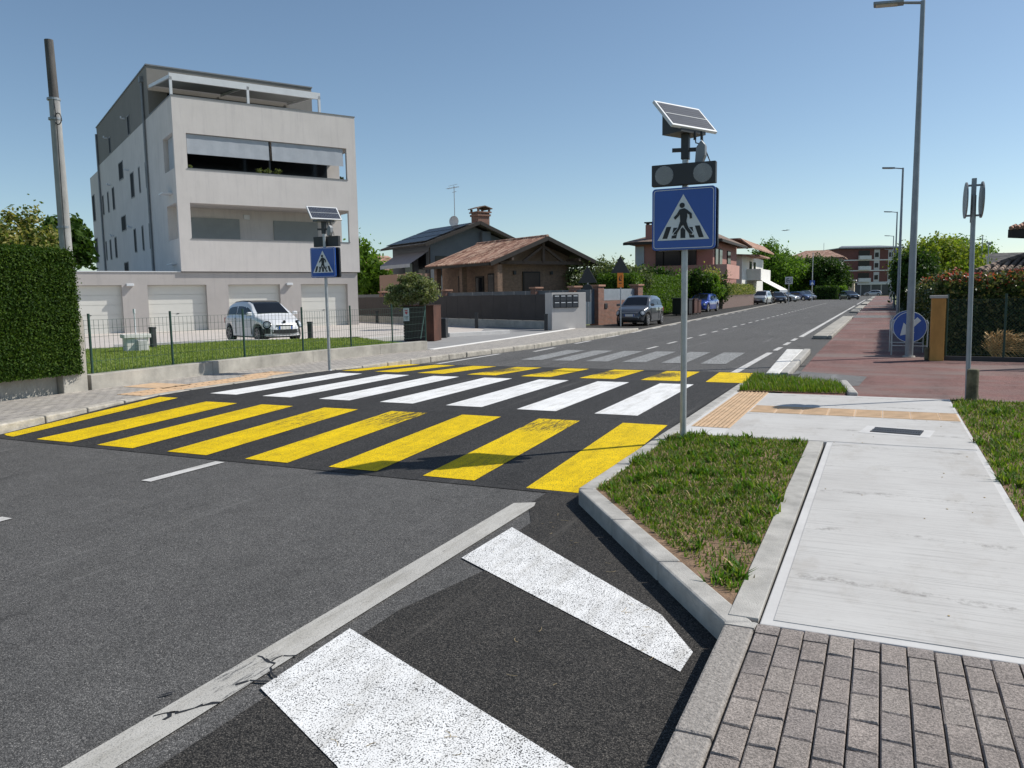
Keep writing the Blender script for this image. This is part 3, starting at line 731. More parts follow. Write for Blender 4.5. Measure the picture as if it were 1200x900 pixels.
def ped_face(root, z, W=.62, Hh=.60, y=-.075):
    """blue square panel with the white triangle and the walking figure on its stripes"""
    MB().prism(*plate(rrect(W, Hh, .035, 0, z), y, .02)).build('sign_panel', M['sign_blue'], root)
    # thin white border line
    o = rrect(W-.03, Hh-.03, .03, 0, z); i = rrect(W-.042, Hh-.042, .025, 0, z); m = MB(); n = len(o)
    for k in range(n):
        j = (k+1) % n; m.face([(o[k][0],y-.002,o[k][1]),(o[j][0],y-.002,o[j][1]),(i[j][0],y-.002,i[j][1]),(i[k][0],y-.002,i[k][1])])
    m.build('border', M['sign_white'], root)
    s = W/.62
    tri = [(-.255*s, z-.205*s), (.255*s, z-.205*s), (0, z+.235*s)]
    MB().prism(*plate(tri, y-.004, .002)).build('triangle', M['sign_white'], root)
    def flat(mb, pts, Y): mb.prism(*plate([(a*s, z+b*s) for a, b in pts], Y, .0012))
    bars = MB()
    for a in (-.205, -.115, -.025, .065, .155):
        top = .115*(1 if abs(a+.025) > .1 else .9); sl_ = -(a+.025)*.25; w_ = .048
        flat(bars, [(a, -.188), (a+w_, -.188), (a+w_+sl_*.9, -.188+top), (a+sl_*.9, -.188+top)], y-.0056)
    bars.build('crossing_bars', M['sign_black'], root)
    legs = [[(-.026,-.02),(.008,-.03),(-.020,-.085),(-.064,-.148),(-.094,-.154),(-.090,-.138),(-.050,-.09)],
            [(-.006,-.03),(.030,-.02),(.052,-.085),(.094,-.140),(.086,-.156),(.058,-.146),(.016,-.09)]]
    ol = MB()
    for l in legs:
        cx = sum(p[0] for p in l)/len(l); cz = sum(p[1] for p in l)/len(l)
        flat(ol, [(cx+(p[0]-cx)*1.28+(.004 if p[0] > cx else -.004), cz+(p[1]-cz)*1.12) for p in l], y-.0070)
    ol.build('symbol_outline', M['sign_white'], root)
    m = MB(); Y = y-.0086
    def pg(pts): flat(m, pts, Y)
    pg([(.026*math.cos(t*math.pi/6)-.010, .128+.026*math.sin(t*math.pi/6)) for t in range(12)])
    pg([(-.036,.09),(.012,.100),(.036,.087),(.042,.02),(.032,-.030),(-.028,-.030),(-.030,.02)])
    Y2 = Y-.0014
    flat(m, [(-.034,.09),(-.060,.047),(-.092,.014),(-.078,-.008),(-.040,.028),(-.014,.07)], Y2)
    flat(m, [(.034,.088),(.084,.047),(.088,.0),(.066,-.004),(.062,.034),(.026,.056)], Y2)
    for l in legs: flat(m, l, Y2-.0014*(l is legs[1]))
    m.build('pedestrian_symbol', M['sign_black'], root)
def crossing_post(label, loc, front_box=True):
    t = thing('crossing_sign', label, 'road sign', loc, 0, 'solar pedestrian crossing signs')
    lo = loc[2]
    m = MB().tube((0,0,0), (0,0,2.90), .031, n=20); m.build('pole', M['galv'], t, smooth=True)
    MB().tube((0,0,0), (0,0,.02), .055, .035, 16).build('base_collar', M['galv'], t)
    z0 = 2.32-lo
    ped_face(t, z0)
    # the housing of the face for the other direction, behind the pole
    MB().prism(*plate(rrect(.62, .60, .03, 0, z0), .055, .05)).build('rear_panel', M['sign_black'], t)
    for zz in (z0-.2, z0+.2): MB().box(-.045,.045,-.055,.055,zz-.02,zz+.02).build('clamp', M['galv'], t)
    zb = 2.743-lo; yb = -.10 if front_box else .045
    MB().box(-.312,.312,yb,yb+.075,zb-.10,zb+.105).build('flasher_box', M['black_metal'], t, bevel=.006)
    for sx in (-.185, .19):
        yy = yb-.004 if front_box else yb+.079
        l = MB().tube((sx,yy,zb), (sx,yy+.006,zb), .092, n=28).build('flasher_lens', pm('lens_grey', (.17,.18,.19), .3, .1, 9), t)
        m = MB(); 
        for i in range(-9, 10):
            for j in range(-9, 10):
                a, b = i*.0095+(.00475 if j % 2 else 0), j*.0095
                if a*a+b*b < .0076:
                    m.box(sx+a-.0028, sx+a+.0028, yy-.003 if front_box else yy+.005, yy+.001 if front_box else yy+.009, zb+b-.0028, zb+b+.0028)
        m.build('led_dots', pm('led_grey', (.42,.43,.43), .3, .1, 9), l)
    # mast head, battery box and tilted solar panel
    MB().box(-.038,.038,-.038,.038,2.78,3.04).build('mast_sleeve', M['black_metal'], t, bevel=.006)
    a = R(28); h = Vector((math.sin(a), math.cos(a), 0)); o_ = Vector((math.cos(a), -math.sin(a), 0)); up_ = Vector((0,0,1))
    b = MB(); ctr = Vector((-.02,.02,3.02))
    pts = []
    for (u, w_, z_) in ((-.17,-.13,0),(-.17,.11,0),(-.17,.11,.045),(-.17,-.13,.26)): pts.append(ctr+h*u+o_*w_+up_*z_)
    b.prism(pts, h*.36).build('battery_box', M['black_metal'], t)
    tau = R(48); nn = o_*math.sin(tau)+up_*math.cos(tau); ww = o_*math.cos(tau)-up_*math.sin(tau)
    rx = bpy.data.objects.new('solar_panel', None); bpy.data.objects.remove(rx)
    me = MB().box(-.33,.33,-.18,.18,-.03,0)
    Rm = Matrix((h, ww, nn)).transposed().to_4x4(); Rm.translation = Vector((-.02+.015,.04,3.20))
    fr = me.build('solar_panel', M['white_metal'], t, bevel=.003); fr.matrix_local = Rm
    c = MB().box(-.305,.305,-.155,.155,0,.002).build('solar_cells', M['solar'], fr)
    MB().box(-.30,.30,-.003,.003,.002,.0035).build('bus_bar', M['sign_white'], fr)
    # little radar detector on its bracket
    m = MB().bar((-.12,-.05,2.87),(.16,.03,2.87),.035,.035); m.build('bracket', M['black_metal'], t)
    m = MB().prism([(.10,-.05,2.73),(.17,-.05,2.73),(.20,-.05,2.80),(.20,-.05,2.90),(.16,-.05,2.95),(.11,-.05,2.88)], (0,.09,0)); dt = m.build('detector', M['sign_grey'], t, bevel=.012)
    m = MB()
    m.path([(.09,0,3.0),(.10,.0,2.93),(.13,-.01,2.92)], .006, 6).path([(.15,.03,3.0),(.17,.04,2.90),(.22,.03,2.78),(.24,.0,2.74)], .006, 6)
    m.tube((.09,0,3.04),(.09,0,2.96),.014,n=8).tube((.15,.03,3.04),(.15,.03,2.96),.014,n=8)
    m.build('cable', M['black'], t)
    return t
crossing_post('blue pedestrian crossing sign with solar panel, on the near kerbed grass island', (-1.80,7.96,.115))
crossing_post('blue pedestrian crossing sign with solar panel, on the cobbled pavement before the garages', (-10.30,13.19,.115), False)

# street lamps
def lamp(label, x, y, h, near=False):
    t = thing('street_lamp', label, 'street lamp', (x, y, .11), 0, 'street lamps along the red path')
    MB().tube((0,0,0), (0,0,h), .083, .045, 20).build('pole', M['steel_dark'], t, smooth=True)
    MB().tube((0,0,0), (0,0,.03), .13, .12, 16).build('base_collar', M['concrete'], t)
    a = MB().tube((0,0,h-.04), (-.42,-.02,h+.02), .03, .028, 10).build('arm', M['steel_dark'], t, smooth=True)
    m = MB().prism([(-.36,-.12,h-.01),(-.36,.12,h-.01),(-.95,.13,h+.035),(-.95,-.13,h+.035)], (0,0,.06)); hd = m.build('lamp_head', M['steel_dark'], t, bevel=.015)
    MB().prism([(-.48,-.09,h-.012),(-.48,.09,h-.012),(-.90,.10,h+.02),(-.90,-.10,h+.02)], (0,0,.012)).build('diffuser', pm('lamp_glass', (.5,.48,.42), .3, .1, 3), hd)
    return t
l1 = lamp('tallest looking grey street lamp, nearest one behind the round blue signs', .56, 19.5, 7.50)
l2 = dup(l1, (.70, 45.0, .11), 0, 'second street lamp past the round blue signs')
l3 = dup(l1, (.80, 70.0, .11), 0, 'third street lamp down the red path')
l4 = dup(l1, (.88, 101, .11), 0, 'fourth and thinnest looking street lamp down the red path')
l5 = dup(l1, (.95, 135, .11), 0, 'farthest street lamp at the end of the red path')
# road signs seen edge on at the right
t = thing('round_sign_post', 'grey pole carrying two round signs seen edge on, tied to a short concrete post', 'road sign', (1.075,12.2,.11))
MB().tube((0,0,.0),(-.035,.0,2.70),.030,n=16).build('pole', M['steel_dark'], t, smooth=True)
MB().box(-.065,-.01,.0,.06,2.35,2.92).build('mount', M['steel_dark'], t)
for s, x in ((-1,-.135),(1,.05)):
    MB().tube((x,.03,2.64),(x+.016,.0305,2.64),.235,n=32).build('sign_disc', M['sign_grey'], t)
for z in (2.44,2.83): MB().bar((-.13,.03,z),(.06,.03,z),.025,.025).build('bracket', M['steel_dark'], t)
mm = pm('mossy_concrete', (.13,.12,.075), .95, .45, 7, .8, 40)
m = MB(); m.prism([(.075*math.cos(a)*(1.0), .07*math.sin(a), 0) for a in [k*math.pi/6 for k in range(12)]], (0,0,.43))
o = m.build('concrete_post', mm, bevel=.02); o.location = (1.12,12.10,.10); tag(o, 'short mossy concrete post at the foot of the round sign pole', 'bollard')
# blue direction signs on trestles
def blue_round(label, loc, rz=0, r=.345):
    t = thing('round_arrow_sign', label, 'road sign', loc, rz, 'round blue arrow signs by the lamp')
    for s in (-1, 1): MB().path([(s*.36,.02,0),(s*.36,.02,.72),(s*.33,.02,.80)], .017, 10).build('leg', M['galv'], t, smooth=True)
    MB().tube((0,.0,.64),(0,.02,.64),r,n=40).build('disc_rim', M['sign_white'], t)
    MB().tube((0,-.004,.64),(0,.016,.64),r-.014,n=40).build('disc', M['sign_blue'], t)
    c, s = math.cos(R(225)), math.sin(R(225)); m = MB()
    def q(u, v): return (u*c - v*s, -.008, .64 + u*s + v*c)
    m.prism([q(*p) for p in ((-.26,-.055),(.02,-.055),(.02,-.16),(.27,0),(.02,.16),(.02,.055),(-.26,.055))], (0,.003,0))
    m.build('arrow', M['sign_white'], t)
    m = MB().bar((-.36,.02,.22),(.36,.02,.22),.02,.02); m.build('crossbar', M['galv'], t)
    return t
blue_round('round blue sign with white arrow, in front of its twin behind the lamp pole', (.57,19.95,.11), R(-6))
blue_round('round blue sign mostly hidden behind the other round blue sign', (.54,21.1,.11), R(-6))

# utility pole behind the hedge
x, y = D(78,295,19).xy
t = thing('utility_pole', 'weathered wooden and concrete utility pole rising behind the clipped hedge', 'utility pole', (x, y, 0))
MB().tube((0,0,0),(.02,-.03,6.3),.150,.115,18).build('pole', pm('old_concrete_pole', (.33,.325,.32), .9, .22, 3, .5, 30, stretch=(3,3,.6)), t, smooth=True)
MB().tube((.02,-.03,6.25),(.0,-.04,7.66),.105,.095,18).build('pole_top', pm('old_timber', (.095,.09,.088), .9, .3, 4, .5, 30, stretch=(4,4,.4)), t, smooth=True)
m = MB()
for z in (6.30, 5.85, 3.35): m.tube((.0,-.03,z),(.0,-.03,z+.05),.145,n=18)
m.build('band', M['steel_dark'], t)
m = MB(); pts = [(.20+.11*math.cos(a), -.10, 5.85+.13*math.sin(a)) for a in np.linspace(0, 2*math.pi, 18)]
m.path(pts, .012, 6).path([(.1,-.1,6.3),(.16,-.11,5.8),(.15,-.12,4),(.16,-.14,1.5)], .011, 6); m.build('cable', M['black'], t)

# ============================================================ FENCES AND WALLS, LEFT
M['fence_green'] = pm('fence_green', (.02,.06,.045), .5, .1, 5)
M['wire'] = pm('fence_wire', (.05,.085,.07), .5, .1, 5, metal=.3)
FP = [(-12.25,7.0), (-12.32,9.3), G(203,429,.33), G(287,419.6,.33), G(355.5,413,.33), G(411.6,406.3,.33), G(460,401,.33), G(499,397,.3)]
t = thing('wire_fence', 'thin green wire mesh fence on posts along the lawn', 'fence', (-12.3,9,.3))
def rel(p, z, o=(-12.3,9,.3)): return (p[0]-o[0], p[1]-o[1], z-o[2])
for k, p in enumerate(FP): MB().tube(rel(p,.22), rel(p,1.40 if k < 7 else 1.33), .022, n=8).build('post', M['fence_green'], t)
m = MB()
for a, b in zip(FP[:-1], FP[1:]):
    L = math.dist(a, b); n = int(L/.10); 
    for i in range(1, n): 
        q = (a[0]+(b[0]-a[0])*i/n, a[1]+(b[1]-a[1])*i/n); m.bar(rel(q,.34), rel(q,1.30-.02*math.sin(i/n*math.pi)), .0045, .0045)
    for z in (.38,.58,.79,1.00,1.14,1.29):
        m.bar(rel(a,z), rel(b,z-.006), .005, .005)
m.build('wire_mesh', M['wire'], t, recalc=False)
t2 = t; MB().tube(rel(G(493,399,.3),.35), rel(G(499,397,.3),1.2), .014, n=6).build('brace', M['fence_green'], t)

# gate pillar and plinth under the hedge
t = thing('garden_wall', 'low concrete plinth and square pillar at the corner under the clipped hedge', 'wall', (-12.3,9,0))
MB().box(-.35,.22,-.42,.02,.0,1.36).build('pillar', M['concrete_wall'], t, bevel=.01)
MB().box(-.3,.08,-9,-.43,.0,.46).build('plinth', M['concrete_wall'], t, bevel=.01)
M['hedge'] = [leafmat('yew_a', [(.012,.035,.005), (.035,.08,.008)], .55, .2, 2.5), leafmat('yew_b', [(.022,.055,.007), (.06,.12,.012)], .55, .25, 2.5), leafmat('yew_c', [(.04,.085,.010), (.10,.16,.018)], .55, .25, 2.5)]
M['hedge_core'] = pm('hedge_core', (.012,.026,.007), .9, .2, 5)
hedge('hedge', 'tall box clipped dark green hedge over the concrete plinth', 0,1.85,0,5.52,.42,2.42, M['hedge'], M['hedge_core'], .019, 9500, loc=(-13.85,3.35,0), rough=.035)

# bollards in the yard
M['bollard'] = M['black_metal']
bl = thing('bollard', 'black bollard on the pale yard before the garages, closest to the concrete tub', 'bollard', (*G(180,407,.15),.05), 0, 'black bollards round the yard')
MB().box(-.075,.075,-.075,.075,0,.68).build('post', M['bollard'], bl, bevel=.01)
MB().box(-.085,.085,-.085,.085,.68,.74).build('cap', M['bollard'], bl, bevel=.01)
for p, lb in (((364,400),'black bollard just past the white car'), ((442,377.5),'black bollard farthest back by the dark panel wall'), ((558.5,383.5),'black bollard halfway along the dark panel wall'), ((640,386.8),'black bollard beside the mailbox wall')):
    dup(bl, (*G(*p,.1),.05), R(20), lb)
# concrete tub with a standpipe
x, y = G(160,412.5,.14)
t = thing('concrete_tub', 'pale concrete fountain basin with a small block and a thin pipe, on the lawn', 'fountain', (x, y, .13), R(62))
MB().box(-.30,.30,-.22,.22,0,.42).build('basin_body', M['white_paintwork'], t, bevel=.015)
MB().box(-.36,.36,-.28,.28,.42,.53).build('basin_rim', M['white_paintwork'], t, bevel=.015)
MB().box(-.02,.22,-.40,-.221,0,.36).build('front_block', M['slab_border'], t, bevel=.01)
MB().tube((.02,.05,.53),(.02,.05,1.12),.02,n=8).tube((.02,.05,1.12),(.02,.05,1.25),.035,n=8).build('pipe', M['white_metal'], t)
# corten planter with its shrub and house sign
x, y = G(474,398.6,.12)
M['corten'] = pm('corten_steel', (.085,.032,.018), .8, .35, 2.5, .2, 40, stretch=(1,1,.5))
M['slats_dark'] = pm('dark_slats', (.028,.018,.015), .6, .2, 6)
t = thing('planter', 'tall rusty steel planter with dark slatted front at the driveway corner', 'planter', (x, y, .08), R(13))
MB().box(0,.86,0,.8,0,1.20).build('box_body', M['slats_dark'], t)
m = MB()
for k in range(12): m.box(-.008,.80,-.022,-.002,.03+.098*k,.10+.098*k)
m.build('front_slats', M['slats_dark'], t)
MB().box(.80,1.08,-.03,.82,0,1.22).build('side_panel', M['corten'], t, bevel=.005)
MB().box(-.01,1.09,-.035,.83,1.205,1.23).build('rim', M['corten'], t)
tt = thing('name_plate', 'small white plate with a red crest on the dark planter front', 'sign', (x+.12, y+.0, 1.08), R(13))
MB().box(-.10,.11,-.05,-.03,-.30,.14).build('plate', M['sign_white'], tt)
red = pm('crest_red', (.55,.04,.07), .5, .1, 4); m = MB()
m.prism([(.005+a*.9,-.054,b) for a, b in ((-.05,.02),(.05,.02),(.045,-.04),(0,-.085),(-.045,-.04))], (0,.003,0)); m.prism([(.005+a,-.054,b+.04) for a, b in ((-.045,0),(.045,0),(.05,.045),(.02,.02),(0,.055),(-.02,.02),(-.05,.045))], (0,.003,0)); m.build('crest', red, tt)
m = MB(); m.box(-.07,.08,-.054,-.051,-.16,-.145).box(-.05,.06,-.054,-.051,-.20,-.185).box(-.06,.07,-.054,-.051,-.24,-.228); m.build('lettering', M['sign_black'], tt)
M['olive'] = [leafmat('olive_a', [(.13,.16,.055), (.28,.30,.13)], .5, .3, 2), leafmat('olive_b', [(.08,.12,.035), (.18,.22,.08)], .5, .3, 2), leafmat('olive_c', [(.22,.24,.13), (.42,.42,.26)], .5, .3, 2)]
bx, by = D(482,351,27.2).xy
tree('shrub', 'pale variegated shrub spilling over the rusty planter', bx, by, .1, 2.2, [(0,0,1.72,.85,.6,.42),(-.45,-.1,1.5,.5,.45,.38),(.45,0,1.62,.48,.45,.42),(.05,0,2.05,.45,.4,.28)], M['olive'], .05, 9000, .05, 1.4, cat='shrub', clumps=45, part='foliage', spread=.16)
x, y = G(518,395,.1)
o = MB().box(-.2,.2,-.15,.15,0,.72).build('utility_box', M['black_metal'], bevel=.02); o.location = (x, y, .08); o.rotation_euler.z = R(13); tag(o, 'small dark grey service box behind the rusty planter', 'utility box')

# mailbox wall
a = Vector((*G(646.8,386,.12), 0)); b = Vector((*G(686.7,384.4,.12), 0)); L = (b-a).length; rz = math.atan2((b-a).y, (b-a).x)
t = thing('mailbox_wall', 'pale grey rendered wall block holding a bank of dark mailboxes', 'mailbox wall', (a.x, a.y, .08), rz)
MB().box(0,L,0,.55,0,1.60).build('wall', pm('pale_render', (.50,.48,.46), .9, .05, 1.5), t, bevel=.01)
mb = MB().box(.08,.08+L*.72,-.045,.0,.95,1.52).build('mailbox_bank', M['black_metal'], t, bevel=.005)
m = MB(); q = L*.72/4
for r_ in range(2):
    for c_ in range(4):
        m.box(.10+q*c_, .06+q*(c_+1), -.055, -.046, .97+.28*r_, 1.215+.28*r_)
m.build('mailbox_door', pm('mailbox_front', (.045,.05,.058), .4, .1, 5), mb)
m = MB()
for r_ in range(2):
    for c_ in range(4): m.box(.13+q*c_, .02+q*(c_+1), -.062, -.056, 1.155+.28*r_, 1.19+.28*r_)
m.build('letter_slot', M['white_metal'], mb)
MB().box(L,L+.02,.15,.30,1.2,1.38).box(L,L+.015,.18,.28,.98,1.12).build('intercom', M['white_metal'], t)

# dark panel wall behind the driveway
wa = D(421,372,52).xy; wb = D(648,380,35.2).xy
d = (wb-wa); L = d.length; rz = math.atan2(d.y, d.x)
t = thing('panel_wall', 'long dark brown panel wall on a concrete plinth behind the driveway', 'wall', (wa.x, wa.y, 0), rz)
MB().box(-6,L,.0,.22,0,.42).build('plinth', M['concrete'], t, bevel=.01)
M['panel_dark'] = pm('dark_wall_panel', (.045,.040,.040), .75, .12, 1.5)
nP = int((L+6)/1.15)
for k in range(nP):
    MB().box(-6+1.15*k, -6+1.15*k+1.135, .04, .10, .43, 1.62-.01*(k % 2)).build('panel', M['panel_dark'], t)
m = MB()
for k in range(nP+1): m.box(-6+1.15*k-.03, -6+1.15*k+.03, .10, .16, .42, 1.60)
m.build('stiffener', M['black_metal'], t)
# the villa's own fence behind it
wa2 = wa + Vector((-math.sin(rz), math.cos(rz)))*1.9; 
t = thing('villa_fence', 'grey panel fence with brick pillars in front of the tiled bungalow', 'fence', (wa2.x, wa2.y, 0), rz)
M['brick'] = bricks('red_brick', (.29,.11,.065), (.21,.085,.055), (.25,.21,.18), 1.0, .25, .065, .012, .5)
M['cap'] = pm('terracotta_cap', (.40,.22,.15), .8, .1, 5)
def atline(px, w0, wd, cam=CAM):   # where the view of column px meets the line w0 + s*wd
    r_ = ray(px, 345); A = np.array([[r_.x, -wd.x], [r_.y, -wd.y]]); s = np.linalg.solve(A, np.array([w0.x, w0.y])); return s[1]
du = d/L; L2 = 0
piers = [atline(px, wa2, du) for px in (449,523.7,628.4,673.6)]
for k, s in enumerate(piers):
    MB().box(s-.2,s+.2,-.2,.2,0,1.9).build('pillar', M['brick'], t); MB().box(s-.26,s+.26,-.26,.26,1.9,1.98).build('pillar_cap', M['cap'], t, bevel=.015)
L2 = piers[-1]+.2
m = MB(); m.box(-7, L2, -.06, .06, 0, 1.25); m.build('fence_base', M['concrete'], t)
m = MB(); s = -7
while s < L2: m.box(s+.02, s+.98, -.03, .03, 1.25, 1.80); s += 1.0
m.build('fence_panel', pm('blue_grey_panel', (.16,.17,.18), .6, .1, 2), t)

# gate and brick walls beside the mailbox wall
p0 = D(691,372,40.5).xy; p1 = D(752,370,44.5).xy; d = p1-p0; rz = math.atan2(d.y, d.x); L = d.length
t = thing('garden_gate', 'blue grey metal gate between brick pillars near the mailbox wall', 'gate', (p0.x, p0.y, 0), rz)
MB().box(-1.6,.40,-.03,.03,.08,1.85).build('gate_leaf', pm('gate_paint', (.10,.13,.16), .5, .1, 3), t)
MB().box(.42,.95,-.26,.26,0,1.98).build('pillar', M['brick'], t); MB().box(.36,1.01,-.32,.32,1.98,2.07).build('pillar_cap', M['cap'], t)
t = thing('brick_wall', 'low red brick wall with a grey steel panel on top behind the dark grey hatchback', 'wall', (p0.x, p0.y, 0), rz)
MB().box(.97,L-.3,-.12,.12,0,1.25).build('wall', M['brick'], t)
MB().box(.99,L-.85,-.03,.03,1.26,1.85).build('steel_panel', pm('blue_grey_panel_b', (.30,.33,.36), .5, .1, 3, metal=.3), t)
MB().box(L-.82,L-.32,-.25,.25,1.26,2.02).build('pillar', M['brick'], t); MB().box(L-.88,L-.26,-.31,.31,2.02,2.10).build('pillar_cap', M['cap'], t)
MB().box(1.2,1.45,-.16,-.121,.85,1.1).build('letter_box', M['black_metal'], t)

# warning signs seen from the back
M['sign_dark'] = pm('sign_back_dark', (.035,.036,.038), .6, .1, 4)
def tri_sign(label, px, k, ztop, zbot, rz=0):
    x, y = D(px, 350, k).xy; t = thing('warning_sign', label, 'road sign', (x, y, .1), rz)
    s = (ztop-zbot)/2*1.155
    MB().tube((0,0,0),(0,0,ztop-.1-.1),.03,n=8).build('pole', M['galv'], t)
    MB().prism([(-s,-.05,zbot-.1),(s,-.05,zbot-.1),(0,-.05,ztop-.1)], (0,.02,0)).build('sign_panel', M['sign_dark'], t)
    return t
t = tri_sign('triangular warning sign seen from behind, above an orange plate by the dark grey hatchback', 727.3, 36.5, 3.32, 2.53)
MB().box(-.14,.14,-.06,-.04,1.78,2.44).build('orange_plate', pm('orange_plate', (.85,.24,.02), .5, .05, 3), t)
m = MB(); m.prism([(-.07,-.063,2.18),(-.02,-.063,2.30),(.0,-.063,2.30),(-.02,-.063,2.15),(.07,-.063,2.12),(.07,-.063,2.08),(-.05,-.063,2.08)], (0,.002,0)).box(.03,.06,-.063,-.061,2.16,2.34).box(-.07,.07,-.063,-.061,1.95,1.99); m.build('plate_symbol', M['sign_black'], t)
t = tri_sign('triangular sign above a round one, both seen from behind the mailbox wall', 689, 40, 3.02, 2.16)
MB().tube((0,-.05,1.72),(0,-.03,1.72),.27,n=24).build('round_panel', M['sign_dark'], t)

# ============================================================ RIGHT-HAND FENCE, POST, PHOTINIA
o = MB().box(-.13,.13,-.13,.13,0,1.30).build('orange_post', pm('ochre_post', (.52,.27,.075), .85, .2, 3, .4, 60, stretch=(1,1,.4)), bevel=.008)
rt_ = thing('gate_post', 'square ochre orange post with a stone cap at the fence corner', 'post', (1.05,18.75,.10))
o.parent = rt_; o.name = 'post'
MB().box(-.16,.16,-.16,.16,1.30,1.36).build('cap', M['concrete'], rt_, bevel=.006)
MB().box(-.22,-.14,-.10,.10,0,.28).build('foot_stone', mm, rt_, bevel=.03)
t = thing('chainlink_fence', 'dark green chain link fence between the ochre post and the dark post', 'fence', (1.2,18.8,.1))
fx = 2.75
for x in (.02, 1.05, 2.0, fx): MB().tube((x,-.08*x,0),(x,-.08*x,1.38),.022,n=8).build('post', M['fence_green'], t)
m = MB(); z = .15
for k in range(-22, 46):
    for s in (1, -1):
        x0 = k*.062; x1 = x0+1.15*s*.9
        a = Vector((x0,0,.14)); b = Vector((x1,0,1.26))
        lo, hi = 0., 1.
        dx = x1-x0
        ts = sorted([(0-x0)/dx, (fx-x0)/dx]); lo = max(0, ts[0]); hi = min(1, ts[1])
        if hi-lo > .03:
            p, q = a.lerp(b, lo), a.lerp(b, hi); p.y = -.08*p.x; q.y = -.08*q.x; m.bar(p, q, .0035, .0035)
m.bar((0,0,1.27),(fx,-.08*fx,1.27),.006,.006).bar((0,0,.14),(fx,-.08*fx,.14),.006,.006)
m.build('wire_mesh', M['wire'], t, recalc=False)
MB().prism([(0,.05,-.02),(0,-.05,-.02),(fx+1,-.05-.08*fx,-.02),(fx+1,.05-.08*fx,-.02)], (0,0,.12)).build('base_board', M['black_metal'], t)
M['photinia'] = [leafmat('pho_g', [(.025,.05,.014), (.07,.11,.03)], .3, .2, 2), leafmat('pho_d', [(.016,.03,.010), (.045,.07,.02)], .3, .15, 2), leafmat('pho_l', [(.10,.13,.04), (.26,.22,.10)], .3, .3, 2)]
hedge('hedge', 'broad hedge with red young leaves along the top behind the chain link fence', 0,4.2,0,13,0,1.70, M['photinia'], M['hedge_core'], .045, 900, loc=(1.25,20.6,.05), rough=.08)
M['pho_red'] = leafmat('pho_r', [(.30,.035,.025), (.50,.10,.07)], .35, .3, 2)
P = np.stack([1.25+rng.uniform(0,4.2,8200), 20.6+rng.uniform(-.1,13,8200)**1.0, 1.80+rng.normal(size=8200)*.07], 1); P[:,2] += .07*np.sin(P[:,0]*5)+.05*np.sin(P[:,1]*3)
k_ = (rng.uniform(size=8200) < .5+.5*np.sin(P[:,0]*3.1+1)*np.cos(P[:,1]*1.3)) | (P[:,0] < 2.3); P = P[k_]
ph = [o for o in C.objects if o.get('label','').startswith('broad hedge')][0]
v = leaf_mesh(P-np.array([1.25,20.6,.05]), np.tile([0,-.3,1.], (len(P),1)), .05, .7)
leaf_obj('red_shoots', [v], [M['pho_red']], None, ph)
hedge('hedge', 'dark narrow hedge running on along the red path past the lamps', 0,1.4,0,58,0,1.7, M['photinia'][:2], M['hedge_core'], .07, 160, loc=(1.7,36,.05), rough=.12, faces='xyZ')
# dry palm fronds in the corner
t = thing('dry_palm', 'heap of dry tan palm fronds behind the chain link fence', 'dry fronds', (2.15,19.3,.1))
M['straw'] = pm('dry_frond', (.60,.42,.20), .8, .25, 6)
for k in range(11):
    m = MB(); a = R(-160+16*k)*.55+R(90); r_ = random.uniform(.7,1.1); P_ = []
    for i in range(8):
        s = i/7; P_.append(Vector((-.1+math.cos(a)*r_*s*1.2, random.uniform(-.05,.05), .05+math.sin(a)*r_*.75*s*(1.15-.55*s)+.12)))
    for i in range(7):
        m.bar(P_[i], P_[i+1], .02, .012)
        for s in (-1, 1):
            for j in range(2):
                q = P_[i].lerp(P_[i+1], j/2); dd = (P_[i+1]-P_[i]).normalized(); e = q+dd*.14+Vector((-dd.z,0,dd.x))*s*.16*(1.1-i/9)+Vector((0,random.uniform(-.06,.02),-.03))
                m.bar(q, e, .014, .004)
    m.build('frond', M['straw'], t, recalc=False)
tt = thing('fence_post', 'dark steel fence post at the far end of the chain link fence', 'post', (3.0,17.6,.1))
MB().box(-.06,.06,-.06,.06,0,1.95).build('post', M['black_metal'], tt); MB().box(-.05,1.9,-.03,.03,.3,.34).box(-.05,1.9,-.03,.03,1.6,1.64).build('rail', M['black_metal'], tt)
m = MB()
for k in range(1, 16): m.box(.12*k-.012,.12*k+.012,-.012,.012,.1,1.8)
m.build('bars', M['black_metal'], tt)

# ============================================================ APARTMENT BLOCK AND GARAGES
AZR = R(90-30.3)
apo = (-36.935, 21.583, 0)
T = thing('apartment_block', 'modern pale grey four storey apartment block with deep loggias above a row of garages', 'apartment block', apo, AZR)
E1 = 9.4; E2 = 19.1
M['side_render'] = M['render']
# garage storey: wall pieces round the doors
doors = [(-.3,2.55),(3.75,6.62),(7.78,10.60),(11.70,14.45),(15.62,18.36)]
m = MB(); m.box(-8,18.98,.12,.5,2.385,3.02)
edges = [-8]+[v for d in doors for v in d]+[18.98]
for i in range(0, len(edges), 2): m.box(edges[i], edges[i+1], .12, .5, -.1, 2.385)
m.box(-8,18.98,.5,14,-.1,3.02)
m.build('garage_wall', M['render_low'], T)
MB().box(-8,E1-.02,.08,14.05,3.02,3.07).build('garage_coping', M['white_metal'], T)
for k, (a, b) in enumerate(doors):
    m = MB()
    for i in range(5): z = .0+.478*i; m.box(a, b, .385, .42, z, z+.462)
    m.box(a, b, .41, .49, 0, 2.38)
    gd = m.build('garage_door', M['garage'], T)
    MB().box((a+b)/2-.06,(a+b)/2+.06,.365,.386,.93,.96).build('handle', M['black_metal'], gd)
for x in (6.98, 14.95): MB().box(x-.17,x+.17,-.06,.12,2.33,2.46).build('wall_lamp', M['white_metal'], T, bevel=.02)
